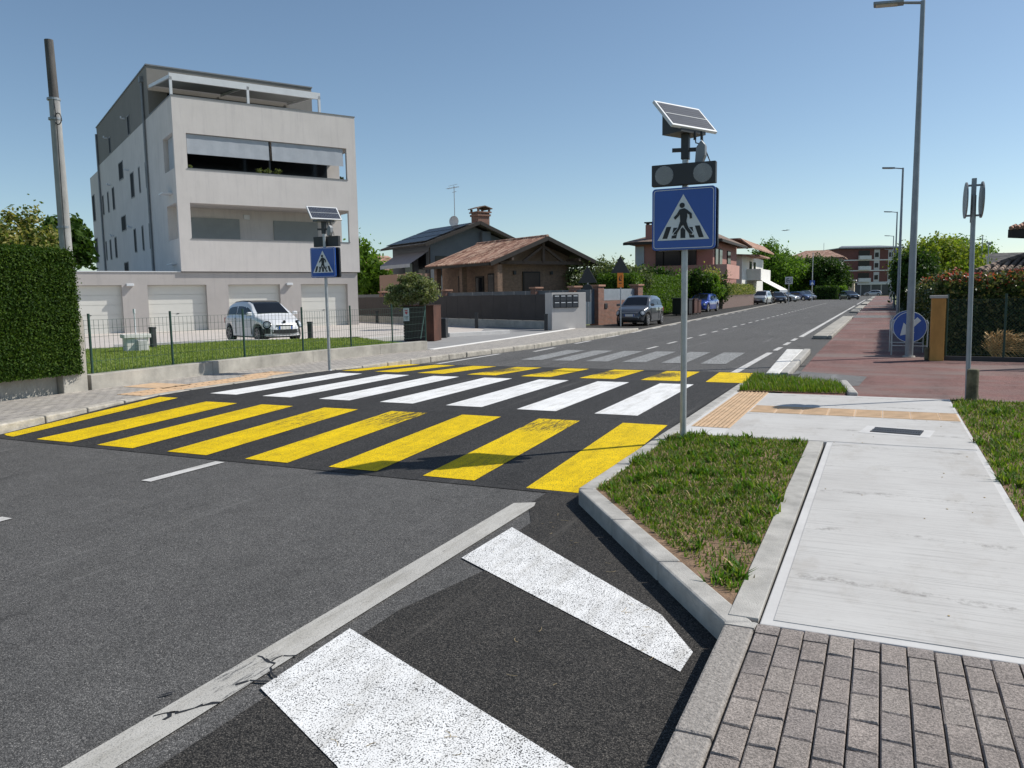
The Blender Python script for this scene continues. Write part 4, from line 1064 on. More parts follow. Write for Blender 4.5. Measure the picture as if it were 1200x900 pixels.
# upper floors
m = MB()
for (z0, z1) in ((3.06,4.72), (6.50,8.20), (9.93,11.68)):
    m.box(E1, E2, 0, .2, z0, z1); m.box(E1, E1+.2, .2, 2.4, z0, z1); m.box(E2-.2, E2, .2, 2.4, z0, z1)
m.box(E1, 10.0, 0, .2, 4.72, 6.50).box(E1, 10.0, 0, .2, 8.20, 9.93)
m.box(18.55, E2, 0, .2, 4.72, 6.50).box(18.55, E2, 0, .2, 8.20, 9.93)
for (z0, z1) in ((3.07,3.6), (6.51,7.0), (9.94,10.6)): m.box(E1+.2, E2-.2, .2, 2.4, z0, z1)
m.box(E1, E2, 2.4, 24.5, 3.03, 10.6).box(E1, E2, 24.5, 29.5, 3.03, 11.4)
m.box(E1, E1+.2, 2.4, 5.4, 10.6, 11.68).box(E2-.2, E2, 2.4, 5.4, 10.6, 11.68).box(E1, E2, 5.4, 24.5, 10.6, 11.68)
m.build('wall', M['render'], T)
MB().box(E1-.03,E2+.03,-.03,.23,11.68,11.72).box(E1-.03,E1+.23,.23,5.4,11.68,11.72).box(E2-.23,E2+.03,.23,5.4,11.68,11.72).box(9.97,18.58,-.03,.22,4.70,4.735).box(9.97,18.58,-.03,.22,8.18,8.215).build('coping', M['sign_grey'], T)
MB().box(E1,E2-.35,5.4,24.4,11.68,14.38).build('penthouse_wall', M['taupe'], T)
MB().box(E1-.05,E2-.3,5.35,24.45,14.38,14.45).build('roof_edge', M['sign_grey'], T)
MB().box(10.4,18.0,5.34,5.40,10.65,13.0).build('penthouse_window', M['glass'], T)
# pergola
m = MB()
PF, PB = 12.66, 13.25
for x in (9.5, 13.30, 17.2): m.box(x-.06,x+.06,.30,.42,10.6,PF)
m.bar((9.44,.36,PF),(17.26,.36,PF),.12,.34).bar((9.5,.36,PF+.02),(9.5,5.35,PB),.10,.16).bar((17.2,.36,PF+.02),(17.2,5.35,PB),.10,.16).bar((13.3,.36,PF+.02),(13.3,5.35,PB),.08,.12)
m.build('pergola_frame', M['white_metal'], T)
MB().prism([(9.5,.42,PF+.06),(17.2,.42,PF+.06),(17.2,5.3,PB+.06),(9.5,5.3,PB+.06)], (0,0,.04)).build('pergola_cloth', M['shutter'], T)
# loggia fittings
MB().box(10.1,13.1,2.33,2.398,4.0,6.0).build('shutter', M['shutter'], T); MB().box(15.0,17.6,2.33,2.398,4.0,6.0).build('shutter', M['shutter'], T)
MB().box(13.35,13.65,2.25,2.398,6.0,6.25).build('wall_lamp', M['white_metal'], T)
MB().box(10.1,18.3,2.32,2.398,7.0,9.3).build('loggia_window', M['glass'], T)
MB().box(9.62,9.64,.3,2.3,8.3,9.93).build('side_screen', M['fabric'], T)
MB().box(14.22,14.30,.25,.33,7.0,9.93).build('loggia_post', M['black_metal'], T)
for a, b in ((10.03,14.18),(14.34,18.36)):
    m = MB(); n = 26
    for i in range(n):
        x0, x1 = a+(b-a)*i/n, a+(b-a)*(i+1)/n; w0, w1 = .004*math.sin(i*1.3), .004*math.sin((i+1)*1.3)
        m.face([(x0,.10+w0,9.90),(x1,.10+w1,9.90),(x1,.05+w1,8.93),(x0,.05+w0,8.93)])
    m.build('sun_blind', M['fabric'], T, recalc=False)
for k, x in enumerate((10.15, 13.7, 14.1, 14.65, 18.3)):
    MB().tube((x,.3,8.0),(x,.3,8.22),.08,.1,10).build('flower_pot', M['cap'], T)
    P, N = ell_points((x,.22,8.38 if k in (1,2,3) else 8.28), (.22,.14,.16) if k in (1,2,3) else (.1,.1,.1), 160, 12)
    leaf_obj('pot_plant', [leaf_mesh(P, N, .05)], M['olive'][:2], rng.integers(0,2,160).tolist(), T)
# side windows (y from the street corner, z): frame and dark pane
wins = [(14.5,16.0,9.55,10.57),(14.75,16.3,6.27,7.15),(11.1,12.1,8.0,9.42),(9.1,9.38,8.03,9.42),(7.19,7.31,8.09,9.41),(11.2,11.9,11.75,12.82),(18.57,19.22,11.75,12.76),
        (11.55,12.14,4.67,6.03),(9.14,9.51,4.65,6.02),(7.06,7.33,4.64,5.99),(18.5,19.25,7.96,9.38),(21.0,21.41,8.0,9.34),(23.34,23.81,8.04,9.34),(18.9,19.57,4.68,6.03),(21.3,21.8,4.67,6.0),(23.4,23.7,4.7,6.0),(27.8,29.0,7.97,9.9),(27.8,29.3,4.72,6.56),(14.9,16.3,3.5,4.14)]
M['dark_pane'] = pm('dark_pane', (.03,.032,.036), .8, .1, 1, spec=.1); M['frame_grey'] = pm('window_frame_grey', (.22,.22,.22), .6, .05, 2)
for (a, b, z0, z1) in wins:
    m = MB(); m.box(E1-.03,E1+.05,a-.06,b+.06,z0-.06,z0).box(E1-.03,E1+.05,a-.06,b+.06,z1,z1+.06).box(E1-.03,E1+.05,a-.06,a,z0,z1).box(E1-.03,E1+.05,b,b+.06,z0,z1)
    wf = m.build('window', M['frame_grey'], T); MB().box(E1-.012,E1+.03,a,b,z0,z1).build('pane', M['dark_pane'], wf)
m = MB()
m.tube((E1-.09,6.5,3.1),(E1-.09,6.5,13.9),.07,n=10).box(E1-.2,E1-.0,6.36,6.64,13.7,14.0)
m.build('downpipe', M['sign_grey'], T)
m = MB().tube((E1-.09,24.2,3.1),(E1-.09,24.2,13.9),.07,n=10); m.build('downpipe', M['sign_grey'], T)
for (y, z) in ((12.6,9.75),(12.8,6.25),(19.8,9.7),(19.9,6.2),(12.7,12.9),(19.8,12.9)):
    MB().path([(E1,y,z),(E1-.22,y,z),(E1-.22,y,z+.12)], .05, 8).build('flue', M['white_metal'], T)
for q in ((.5,.9,1.8,7.0,7.06),(.3,.9,1.9,3.45,3.5)): MB().box(E1-q[0],E1,*q[1:]).build('wall_bracket', M['white_metal'], T)

# ============================================================ VILLAS
def tilemat(name, c1, c2, c3):
    m, nt, p = base(name); v = coords(nt, (2.6, 4.4, 1)); vo = _n(nt, 'ShaderNodeTexVoronoi'); vo.inputs['Scale'].default_value = 1.0; vo.inputs['Randomness'].default_value = .55
    nt.links.new(v, vo.inputs['Vector']); s = _n(nt, 'ShaderNodeSeparateColor'); nt.links.new(vo.outputs['Color'], s.inputs[0])
    c = ramp(nt, s.outputs[0], [(.1, c1), (.5, c2), (.9, c3)])
    nt.links.new(c, p.inputs['Base Color']); p.inputs['Roughness'].default_value = .9
    wv = _n(nt, 'ShaderNodeTexWave'); wv.bands_direction = 'Y'; wv.inputs['Scale'].default_value = 1.4; nt.links.new(coords(nt), wv.inputs['Vector'])
    bump(nt, p, wv.outputs['Fac'], .9, .06); return m
M['tile_red'] = tilemat('clay_tiles', (.20,.10,.07), (.38,.21,.15), (.50,.34,.25))
M['tile_old'] = tilemat('old_clay_tiles', (.10,.075,.06), (.20,.14,.11), (.30,.22,.17))
M['tile_dark'] = tilemat('grey_tiles', (.05,.05,.05), (.09,.085,.085), (.14,.13,.12))
M['wood_dark'] = pm('dark_timber', (.022,.017,.014), .7, .2, 3)
M['wall_brick'] = bricks('buff_brick', (.25,.155,.105), (.20,.125,.085), (.20,.15,.12), 1.0, .25, .07, .008, .3)
M['blue_grey'] = pm('blue_grey_render', (.13,.145,.165), .9, .06, 1)
def coppi(m, p_eave, p_ridge, y0, y1, pitch=.24, r=.07):
    """half round tile rows running down a slope"""
    n = int((y1-y0)/pitch)
    for k in range(n+1):
        y = y0+pitch*k; m.tube((p_eave[0], y, p_eave[1]), (p_ridge[0], y, p_ridge[1]), r, n=6, cap=True)
# tiled bungalow
B0 = (-18.497, 45.09, 0)
T = thing('bungalow', 'low villa with a broad red tiled gable roof and dark timber eaves', 'house', B0, AZR)
m = MB(); m.prism([(-2.7,1.2,0),(2.6,1.2,0),(2.6,1.2,4.0),(0,1.2,4.85),(-2.7,1.2,3.9)], (0,7,0)); m.build('wall', M['wall_brick'], T)
m = MB(); m.prism([(-4.2,0,3.36),(0,0,4.92),(0,8,4.92),(-4.2,8,3.36)], (0,0,.12)).prism([(0,0,4.925),(4.1,0,3.42),(4.1,8,3.42),(0,8,4.925)], (0,0,.12)); m.build('roof_deck', M['wood_dark'], T)
m = MB(); coppi(m, (-4.2,3.53), (0,5.09), .1, 7.95); coppi(m, (4.1,3.58), (0,5.09), .1, 7.95); m.tube((0,0,5.12),(0,8,5.12),.11,n=8); rf = m.build('roof_tiles', M['tile_red'], T, smooth=True)
m = MB(); m.bar((-4.2,-.03,3.42),(0,-.03,5.0),.05,.24).bar((4.1,-.03,3.48),(0,-.03,5.0),.05,.24).bar((-4.24,0,3.42),(-4.24,8,3.42),.07,.14).bar((4.15,0,3.45),(4.15,8,3.45),.07,.14); m.build('eaves_board', M['wood_dark'], T)
m = MB(); m.bar((-3.2,.55,3.55),(3.2,.55,3.55),.2,.2).bar((0,.5,3.55),(0,.5,4.8),.18,.18).bar((-1.5,.5,3.62),(-.1,.5,4.5),.14,.14).bar((1.5,.5,3.62),(.1,.5,4.5),.14,.14)
for x in (-2.6, 2.5): m.bar((x,0,3.75),(x,1.3,3.75),.16,.18)
m.build('roof_truss', pm('aged_timber', (.09,.06,.045), .8, .2, 4), T)
for x, y in ((-3.35,.45),(-3.5,4.2),(-3.5,7.4)): MB().box(x-.17,x+.17,y-.17,y+.17,0,3.4).build('porch_column', M['wall_brick'], T)
for (x0,x1,z0,z1) in ((-1.0,.15,0.3,2.95),): 
    wf = MB().box(x0-.08,x1+.08,1.12,1.2,z0,z1+.08).build('window', M['wood_dark'], T); MB().box(x0,x1,1.10,1.121,z0+.08,z1).build('shutter', pm('brown_shutter', (.06,.04,.03), .6, .1, 6), wf)
for (y0,y1,z0,z1) in ((1.7,2.5,.2,2.95),(3.0,3.9,1.0,2.8),(5.2,6.0,.2,2.9)):
    wf = MB().box(-2.78,-2.7,y0,y1,z0,z1).build('door', M['wood_dark'], T); MB().box(-2.80,-2.781,y0+.1,y1-.1,z0+.1,z1-.1).build('pane', M['glass'], wf)
for x in (-1.7, 1.1): MB().box(x-.08,x+.08,1.06,1.2,2.85,3.05).build('wall_lamp', M['black_metal'], T)
# upper villa
B1 = (-27.817, 54.331, 0)
T = thing('villa', 'two storey blue grey villa with dark solar panels along its roof and a brick chimney', 'house', B1, AZR)
m = MB(); m.prism([(-3.9,.8,0),(3.9,.8,0),(3.9,.8,5.45),(0,.8,6.85),(-3.9,.8,5.45)], (0,6.2,0)); m.box(.5,1.25,.45,.79,0,6.5); m.build('wall', M['blue_grey'], T)
m = MB(); m.prism([(-4.7,0,5.30),(0,0,7.02),(0,7.4,7.02),(-4.7,7.4,5.30)], (0,0,.14)).prism([(0,0,7.025),(4.7,0,5.30),(4.7,7.4,5.30),(0,7.4,7.025)], (0,0,.14)); m.build('roof', M['tile_dark'], T)
m = MB(); m.bar((-4.75,-.03,5.34),(0,-.03,7.1),.05,.25).bar((4.75,-.03,5.34),(0,-.03,7.1),.05,.25).bar((-4.74,0,5.35),(-4.74,7.4,5.35),.08,.14); m.build('eaves_board', M['wood_dark'], T)
MB().tube((-4.0,.72,0),(-4.0,.72,5.2),.05,n=8).build('downpipe', M['wood_dark'], T)
sv = Vector((4.7,0,1.72)).normalized(); nv = Vector((-sv.z,0,sv.x))
M['pv'] = pm('solar_glass', (.015,.017,.022), .38, .1, 3, spec=.4)
for j in range(3):
    for i in range(5):
        u0 = .35+1.45*j; y0 = .5+1.32*i
        b_ = Vector((-4.7,0,5.44))+nv*.08
        pts = [b_+sv*u0+Vector((0,y0,0)), b_+sv*(u0+1.30)+Vector((0,y0,0)), b_+sv*(u0+1.30)+Vector((0,y0+1.26,0)), b_+sv*u0+Vector((0,y0+1.26,0))]
        MB().prism(pts, nv*.05).build('solar_panel', M['pv'], T)
ch = MB().box(.68,1.72,1.3,2.3,6.2,8.0).build('chimney', M['brick'], T)
MB().box(.60,1.80,1.22,2.38,7.75,7.9).box(.55,1.85,1.17,2.43,8.0,8.1).build('chimney_band', M['brick'], ch)
m = MB(); m.prism([(.5,1.1,8.35),(1.2,1.1,8.55),(1.9,1.1,8.35),(1.9,1.1,8.29),(1.2,1.1,8.48),(.5,1.1,8.29)], (0,1.4,0))
for x, y in ((.7,1.3),(1.7,1.3),(.7,2.3),(1.7,2.3)): m.box(x-.07,x+.07,y-.07,y+.07,8.1,8.32)
m.build('chimney_cap', M['tile_old'], ch)
for x0, x1 in ((-3.5,-2.5),): MB().box(x0,x1,.76,.80,3.2,4.6).build('window', M['glass'], T)
MB().box(-5.6,-3.92,.9,6.0,0,3.3).build('terrace_wall', pm('terrace_render', (.33,.22,.17), .9, .06, 1), T)
m = MB(); m.prism([(-3.95,1.0,4.95),(-3.95,6.0,4.95),(-5.5,6.0,4.0),(-5.5,1.0,4.0)], (0,0,.03)); aw = m.build('awning', pm('grey_awning', (.22,.22,.25), .85, .05, 2), T)
m = MB()
for k in range(21): m.box(-5.53, -5.51, 1.0+.238*k, 1.2+.238*k, 3.76, 4.02)
m.build('awning_valance', M['fabric'], aw)
MB().box(-3.95,-3.90,1.5,2.6,3.3,4.8).build('window', M['glass'], T); MB().box(-3.95,-3.90,3.6,4.8,3.3,4.8).build('window', M['glass'], T)
# aerial and dish on the roof
t = thing('aerial', 'tall television aerial with a white dish on the blue grey villa roof', 'aerial', tuple(D(533,259,62)-Vector((0,0,.25))))
m = MB().tube((0,0,-.6),(0,0,2.95),.03,n=6); m.bar((-.65,0,2.75),(.45,0,2.85),.03,.03)
for k in range(7): m.bar((-.6+.15*k,-.25,2.76+.012*k),(-.6+.15*k,.25,2.76+.012*k),.02,.02); 
m.bar((-.15,0,2.45),(.2,0,2.5),.03,.03); m.bar((-.5,0,2.95),(.3,0,3.05),.02,.02); m.build('antenna_mast', M['galv'], t)
m = MB(); 
for i in range(20):
    a0, a1 = i*math.pi/10, (i+1)*math.pi/10
    for j in range(4):
        r1, r2 = .42*j/4, .42*(j+1)/4
        f_ = lambda r, a: (r*math.cos(a)-.02, -.12-(.42**2-r*r)*-.5, .02+r*math.sin(a)+.2)
        m.face([f_(r1,a0), f_(r1,a1), f_(r2,a1), f_(r2,a0)])
m.build('dish', M['white_metal'], t, recalc=False)
# yellow house far behind on the left
x, y = D(436,330,75).xy
t = thing('yellow_house', 'small yellow house with a red tiled roof far behind the villa', 'house', (x, y, 0), AZR)
MB().box(-6,3.2,0,8,0,4.1).build('wall', pm('yellow_render', (.42,.36,.14), .9, .06, 1), t)
m = MB(); m.prism([(-6.5,-.5,4.1),(3.7,-.5,4.1),(3.7,4,5.6),(-6.5,4,5.6)], (0,0,.15)).prism([(-6.5,4,5.6),(3.7,4,5.6),(3.7,8.5,4.1),(-6.5,8.5,4.1)], (0,0,.15)); m.build('roof', M['tile_red'], t)
MB().box(-1.6,-.6,-.04,0,1.8,3.2).build('window', M['glass'], t); MB().box(1.2,2.2,-.04,0,1.8,3.2).build('window', M['glass'], t)

# pink villa
M['pink'] = pm('pink_render', (.34,.165,.14), .9, .06, .8); M['pink_pale'] = pm('pale_pink_render', (.50,.28,.235), .9, .05, .8)
T = thing('pink_villa', 'pink two storey villa with wrap around balconies behind the clipped hedge', 'house', (-16.9, 90.35, -.48)); T.scale = (1.3, 1.3, 1.3)
MB().box(-7.6,-.6,1.6,14,0,6.05).build('wall', M['pink'], T)
m = MB(); Z = 6.02
m.prism([(-8.4,.7,Z),(.3,.7,Z),(-2.6,7.5,7.5),(-5.4,7.5,7.5)], (0,0,.16)).prism([(.3,.7,Z),(.3,15,Z),(-2.6,9,7.5),(-2.6,7.5,7.5)], (0,0,.16)).prism([(-8.4,.7,Z),(-5.4,7.5,7.5),(-5.4,9,7.5),(-8.4,15,Z)], (0,0,.16)).prism([(-5.4,7.5,7.5),(-2.6,7.5,7.5),(-2.6,9,7.5),(-5.4,9,7.5)], (0,0,.16))
m.build('roof', M['tile_old'], T)
MB().box(-8.45,.35,.62,.72,5.92,6.14).box(.25,.37,.72,15,5.92,6.14).build('gutter', M['wood_dark'], T)
ch = MB().box(-6.75,-6.0,2.0,2.7,5.9,7.75).build('chimney', M['pink'], T); MB().box(-6.85,-5.9,1.9,2.8,7.9,8.0).box(-6.7,-6.55,2.05,2.65,7.75,7.9).box(-6.2,-6.05,2.05,2.65,7.75,7.9).build('chimney_cap', M['wood_dark'], ch)
MB().box(-7.6,0.0,.0,1.6,2.75,2.95).box(-7.6,0,.0,.15,2.95,3.95).build('balcony', M['pink'], T)
MB().box(0,.9,.0,6.5,2.75,2.95).box(.75,.9,.15,6.5,2.95,3.95).box(0,.9,.0,.15,2.95,3.95).build('side_balcony', M['pink_pale'], T)
for (a, b, z0, z1) in ((-7.55,-6.75,4.0,5.8),): MB().box(a,b,1.52,1.6,z0,z1).build('window', M['fabric'], T)
for (a, b, z0, z1) in ((-4.9,-3.5,4.0,5.3),(-3.3,-2.1,4.0,5.3),(-5.6,-5.0,3.2,5.3)):
    wf = MB().box(a-.08,b+.08,1.50,1.6,z0-.1,z1+.08).build('window', M['wood_dark'], T); MB().box(a,b,1.48,1.501,z0,z1).build('pane', M['glass'], wf)
MB().box(-5.6,-1.2,.2,1.6,5.35,5.45).build('canopy', M['wood_dark'], T)
for (a, b, z0, z1) in ((2.4,3.6,3.2,5.4),(4.3,5.6,3.9,5.4),(8.5,10,3.9,5.4)):
    wf = MB().box(-.6,-.52,a-.08,b+.08,z0-.08,z1+.08).build('window', M['wood_dark'], T); MB().box(-.52,-.5,a,b,z0,z1).build('pane', M['glass'], wf)
for (a, b) in ((-2.4,-1.6),(-1.3,-.7)): MB().box(a,b,1.53,1.6,1.2,2.4).build('window', M['glass'], T)
MB().box(-.6,-.5,2.0,3.4,1.3,2.3).box(-.6,-.5,5,7,1.3,2.3).build('window', M['glass'], T)
# white part house beyond
T = thing('white_house', 'white house with a boxy balcony and striped white awning beyond the pink villa', 'house', (-17.2, 111.8, -.48)); T.scale = (1.3, 1.3, 1.3)
MB().box(-8,-.2,0,16,0,5.4).build('wall', M['white_paintwork'], T)
m = MB(); m.prism([(-8.5,-1.5,6.9),(-.2,-1.5,6.9),(1.0,-1.5,6.0),(1.0,16.5,6.0),(-.2,16.5,6.9),(-8.5,16.5,6.9)], (0,0,.15)); m.prism([(-8.5,-1.5,5.8),(1.6,-.5,5.2),(1.6,8,5.2),(-8.5,8,5.8)], (0,0,.15)); m.build('roof', M['tile_red'], T)
MB().box(-.2,1.3,3,11,2.8,3.0).box(1.15,1.3,3,11,3.0,4.0).box(-.2,1.15,3,3.15,3.0,4.0).build('balcony', M['white_paintwork'], T)
for (a, b, z0, z1) in ((1.2,2.4,1.2,2.4),(5,6.5,3.1,4.9),(8,9.5,3.1,4.9)): MB().box(-.2,-.15,a,b,z0,z1).build('window', M['glass'], T)
for a in (-6,-3.8,-1.8): MB().box(a,a+1.0,-.06,0,3.3,4.7).build('window', M['glass'], T)
m = MB().prism([(1.3,3.5,2.75),(1.3,11,2.75),(3.2,11,1.7),(3.2,3.5,1.7)], (0,0,.04)); aw = m.build('awning', M['white_paintwork'], T)
m = MB()
for k in range(22): m.box(3.2,3.23,3.5+.34*k,3.5+.34*k+.3,1.42,1.72)
m.build('awning_valance', M['fabric'], aw)

# distant houses
x, y = D(955,300,178).xy
T = thing('hip_roof_house', 'distant pale house with a brown hipped roof behind the dark trees', 'house', (x, y, 0))
MB().box(-5.6,5.6,0,12,0,8.7).build('wall', pm('pale_wall', (.30,.28,.26), .9, .05, 1), T)
m = MB(); m.prism([(-6.3,-.7,8.7),(6.3,-.7,8.7),(2.5,6,10.6),(-2.5,6,10.6)], (0,0,.2)).prism([(-6.3,-.7,8.7),(-2.5,6,10.6),(-6.3,12.7,8.7)], (0,0,.2)).prism([(6.3,-.7,8.7),(6.3,12.7,8.7),(2.5,6,10.6)], (0,0,.2)); m.build('roof', M['tile_red'], T)
MB().tube((1.5,5,10),(1.5,5,12.4),.05,n=6).build('aerial', M['galv'], T)
for a in (-4.2,-1.4,1.4,4): 
    for z in (2.5,5.6): MB().box(a-.5,a+.5,-.06,0,z,z+1.5).build('window', M['glass'], T)
# brick apartment house closing the street
xa, ya = D(983.5,300,214).xy; xb, yb = D(1056,300,214).xy
T = thing('brick_apartment_house', 'four storey red brick apartment house closing the far end of the street', 'apartment block', (xa, ya, 0), math.atan2(yb-ya, xb-xa))
L = math.dist((xa,ya),(xb,yb))
mbr = pm('far_brick', (.17,.07,.06), .9, .12, 2)
MB().box(0,L,0,12,0,12.6).build('wall', mbr, T)
MB().box(-.5,L+.5,-.8,12.5,12.6,12.85).build('roof_slab', M['sign_grey'], T); m = MB(); m.prism([(-.5,-.8,12.86),(L+.5,-.8,12.86),(L-3,6,13.6),(3,6,13.6)], (0,0,.1)); m.build('roof', M['sign_grey'], T)
for z in (3.4, 6.6, 9.4): MB().box(-.05,L+.05,-.14,0,z,z+.28).build('string_course', M['white_paintwork'], T)
for z in (3.7, 6.9, 9.7):
    MB().box(5.2,8.2,-.06,0,z,z+2.4).build('loggia', M['glass'], T); MB().box(5.1,8.3,-1.0,-.15,z,z+1.0).build('balcony', M['white_paintwork'], T)
    for a in (9.4, 13.2):
        MB().box(a,a+1.5,-.05,0,z,z+2.6).build('render_strip', M['render'], T); MB().box(a+.2,a+1.2,-.09,-.051,z+.6,z+1.8).build('window', M['glass'], T)
MB().box(.3,L-.3,-.08,0,.1,3.0).build('shop_front', pm('shop_front', (.06,.06,.065), .4, .3, .4), T)
for k in range(6): MB().box(.3+L*k/6,.6+L*k/6,-.13,-.081,.1,3.0).build('pilaster', M['render_low'], T)
MB().box(5,L-1,-.4,-.1,2.95,3.35).build('shop_fascia', M['white_paintwork'], T)
x, y = D(987,335,150).xy
T = thing('pale_kiosk', 'small pale flat roofed building at the end of the street', 'building', (x-2, y+35, 0))
MB().box(-5,3,0,5,0,3.6).build('wall', pm('cream_wall', (.55,.47,.33), .9, .05, 1), T); MB().box(-5.4,3.4,-.4,5.4,3.6,3.9).build('roof_slab', M['white_paintwork'], T); MB().box(-3,-1.5,-.05,0,.2,2.4).build('door', M['glass'], T)

# right hand neighbour: canopy roof and house eave
x, y = D(1143,322,33).xy
T = thing('tiled_porch', 'low porch with dark timber frame and clay tile roof behind the red topped hedge', 'porch', (x, y, 0), R(-22))
m = MB(); m.prism([(0,0,2.12),(9,0,2.12),(9,4,3.5),(2.8,4,3.5)], (0,0,.1)).prism([(0,0,2.12),(2.8,4,3.5),(2.8,6,3.5),(0,10,2.12)], (0,0,.1)); m.build('roof_deck', M['wood_dark'], T)
m = MB(); k = 0
while .1+.27*k < 9: 
    xx = .1+.27*k; top = min(1, xx/2.8); m.tube((xx,-.06,2.27),(xx,4*top,2.27+1.38*top),.085,.07,8); k += 1
m.tube((0,0,2.3),(2.8,4,3.68),.11,n=8).tube((2.8,4,3.7),(9,4,3.7),.12,n=8); m.build('roof_tiles', M['tile_old'], T, smooth=True)
m = MB(); m.box(.1,9,.05,.25,1.92,2.12)
for xx in (.4, 3.5, 7): m.box(xx-.1,xx+.1,.1,.3,0,1.95)
m.build('timber_frame', M['wood_dark'], T)
x, y = D(1181,276,34).xy; z = D(1181,276,34).z
T = thing('neighbour_house', 'pale house whose tiled eave reaches into view beyond the hedge', 'house', (x, y, 0), R(-35))
MB().box(1.2,12,.9,9,0,z).build('wall', M['white_paintwork'], T)
m = MB(); m.prism([(0,0,z-.1),(13,0,z-.1),(13,5,z+1.9),(2.5,5,z+1.9)], (0,0,.35)).prism([(0,0,z-.1),(2.5,5,z+1.9),(0,10,z-.1)], (0,0,.35)); m.build('roof_deck', M['wood_dark'], T)
m = MB()
for k in range(34): xx = .15+.27*k; top = min(1, xx/2.5); m.tube((xx,-.08,z+.30),(xx,5*top,z+.30+2*top),.09,.08,8)
m.build('roof_tiles', M['tile_red'], T, smooth=True)
for nm, px, py0, py1, k, cr, lb in (('aerial',1150.5,276,300,60,1,'thin television aerial above the tiled porch'),('aerial',1158,285,302,50,0,'short mast on the roof beyond the tiled porch')):
    p = D(px, py1, k); h = D(px, py0, k).z-p.z; t = thing(nm, lb, 'aerial', (p.x, p.y, p.z-1.5)); m = MB().tube((0,0,0),(0,0,h+1.5),.035,n=6)
    if cr: m.bar((-.5,0,h+1.2),(.3,0,h+1.2),.03,.03).bar((-.3,0,h+.8),(.2,0,h+.8),.03,.03).bar((-.7,0,h+.1),(.1,0,h+.1),.03,.03)
    else: m.box(-.12,.12,-.05,.05,h+1.45,h+1.55)
    m.build('antenna_mast', M['galv'], t)
# house body carrying those aerials
p = D(1163,312,62)
T = thing('grey_roofed_house', 'far house with a grey roof showing above the hedge', 'house', (p.x-.5, p.y, 0), R(8))
MB().box(-3,9,0,9,0,3.0).build('wall', M['render_low'], T)
m = MB(); m.prism([(-3.5,-.5,3.0),(9.5,-.5,3.0),(9.5,4.5,4.3),(-3.5,4.5,4.3)], (0,0,.15)); m.build('roof', M['tile_dark'], T)

# square sign between trees
p = D(924.5,329,100)
t = thing('square_sign', 'white square sign with a black symbol on a pole beyond the parked cars', 'road sign', (p.x, p.y, 0))
MB().tube((0,.05,0),(0,.05,p.z+.4),.05,n=8).build('pole', M['galv'], t); MB().box(-.45,.45,-.05,0,p.z-.42,p.z+.50).build('sign_panel', M['sign_white'], t)
m = MB(); z = p.z; m.box(-0.286,-0.198,-.06,-.051,z-0.220,z+0.303).box(-0.198,0.055,-.06,-.051,z+0.231,z+0.303).box(-0.198,0.077,-.06,-.051,z+0.028,z+0.110).box(-0.198,-0.055,-.06,-.051,z-0.231,z-0.138).box(-0.011,0.077,-.06,-.051,z-0.138,z+0.028).box(0.22,0.297,-.06,-.051,z-0.193,z+0.303).box(0.055,0.22,-.06,-.051,z-0.264,z-0.187); m.build('sign_symbol', M['sign_black'], t)
p = D(952,328,118)
t = thing('far_crossing_sign', 'small blue sign on a thin pole before the dark trees', 'road sign', (p.x, p.y, 0))
MB().tube((0,.05,0),(0,.05,7.2),.06,n=8).build('pole', M['galv'], t); MB().box(-.35,.35,-.05,0,2.4,3.1).build('sign_panel', M['sign_blue'], t)
MB().prism([(-.25,-.06,2.5),(.25,-.06,2.5),(0,-.06,2.98)], (0,.005,0)).build('triangle', M['sign_white'], t)

# ============================================================ HEDGES AND TREES
M['hedge_bright'] = [leafmat('hl_a', [(.04,.09,.012), (.09,.17,.02)], .5, .3, 1), leafmat('hl_b', [(.08,.15,.02), (.14,.22,.035)], .5, .3, 1)]  # brighter green leaf tones of the clipped hedge by the pink villa
p0 = Vector((-13.3,45.6)); p1 = Vector((-15.3,71)); d = p1-p0; rz = math.atan2(d.y, d.x)
hedge('hedge', 'bright green clipped box hedge between the brick wall and the pink villa', 0,d.length,0,2.2,.2,2.62, M['hedge_bright'], M['hedge_core'], .075, 420, rz=rz, loc=(p0.x,p0.y,0), rough=.09, faces='xyZX')
p0 = D(845,360,75).xy; p1 = D(883,360,97).xy; d = p1-p0; rz = math.atan2(d.y, d.x)
t = thing('garden_wall', 'low brown brick garden wall under a yellow flecked hedge', 'wall', (p0.x,p0.y,0), rz)
MB().box(0,d.length,0,.3,0,1.35).build('wall', bricks('brown_brick', (.20,.115,.095), (.15,.09,.075), (.2,.17,.15), 1.0, .25, .065, .012, .5), t); MB().box(-.1,d.length,-.04,.34,1.35,1.42).build('coping', M['concrete'], t)
M['hedge_yel'] = [leafmat('hy_a', [(.26,.26,.09), (.46,.43,.20)], .5, .3, 1), leafmat('hy_b', [(.08,.13,.03), (.16,.21,.05)], .5, .3, 1)]
hedge('hedge', 'yellow flecked low hedge on top of the brown brick garden wall', 0,d.length,.05,1.6,1.3,2.15, M['hedge_yel'], M['hedge_core'], .08, 260, rz=rz, loc=(p0.x,p0.y,0), rough=.12, faces='xyZX')
def gp(px, k): v = D(px, 345, k); return v.x, v.y
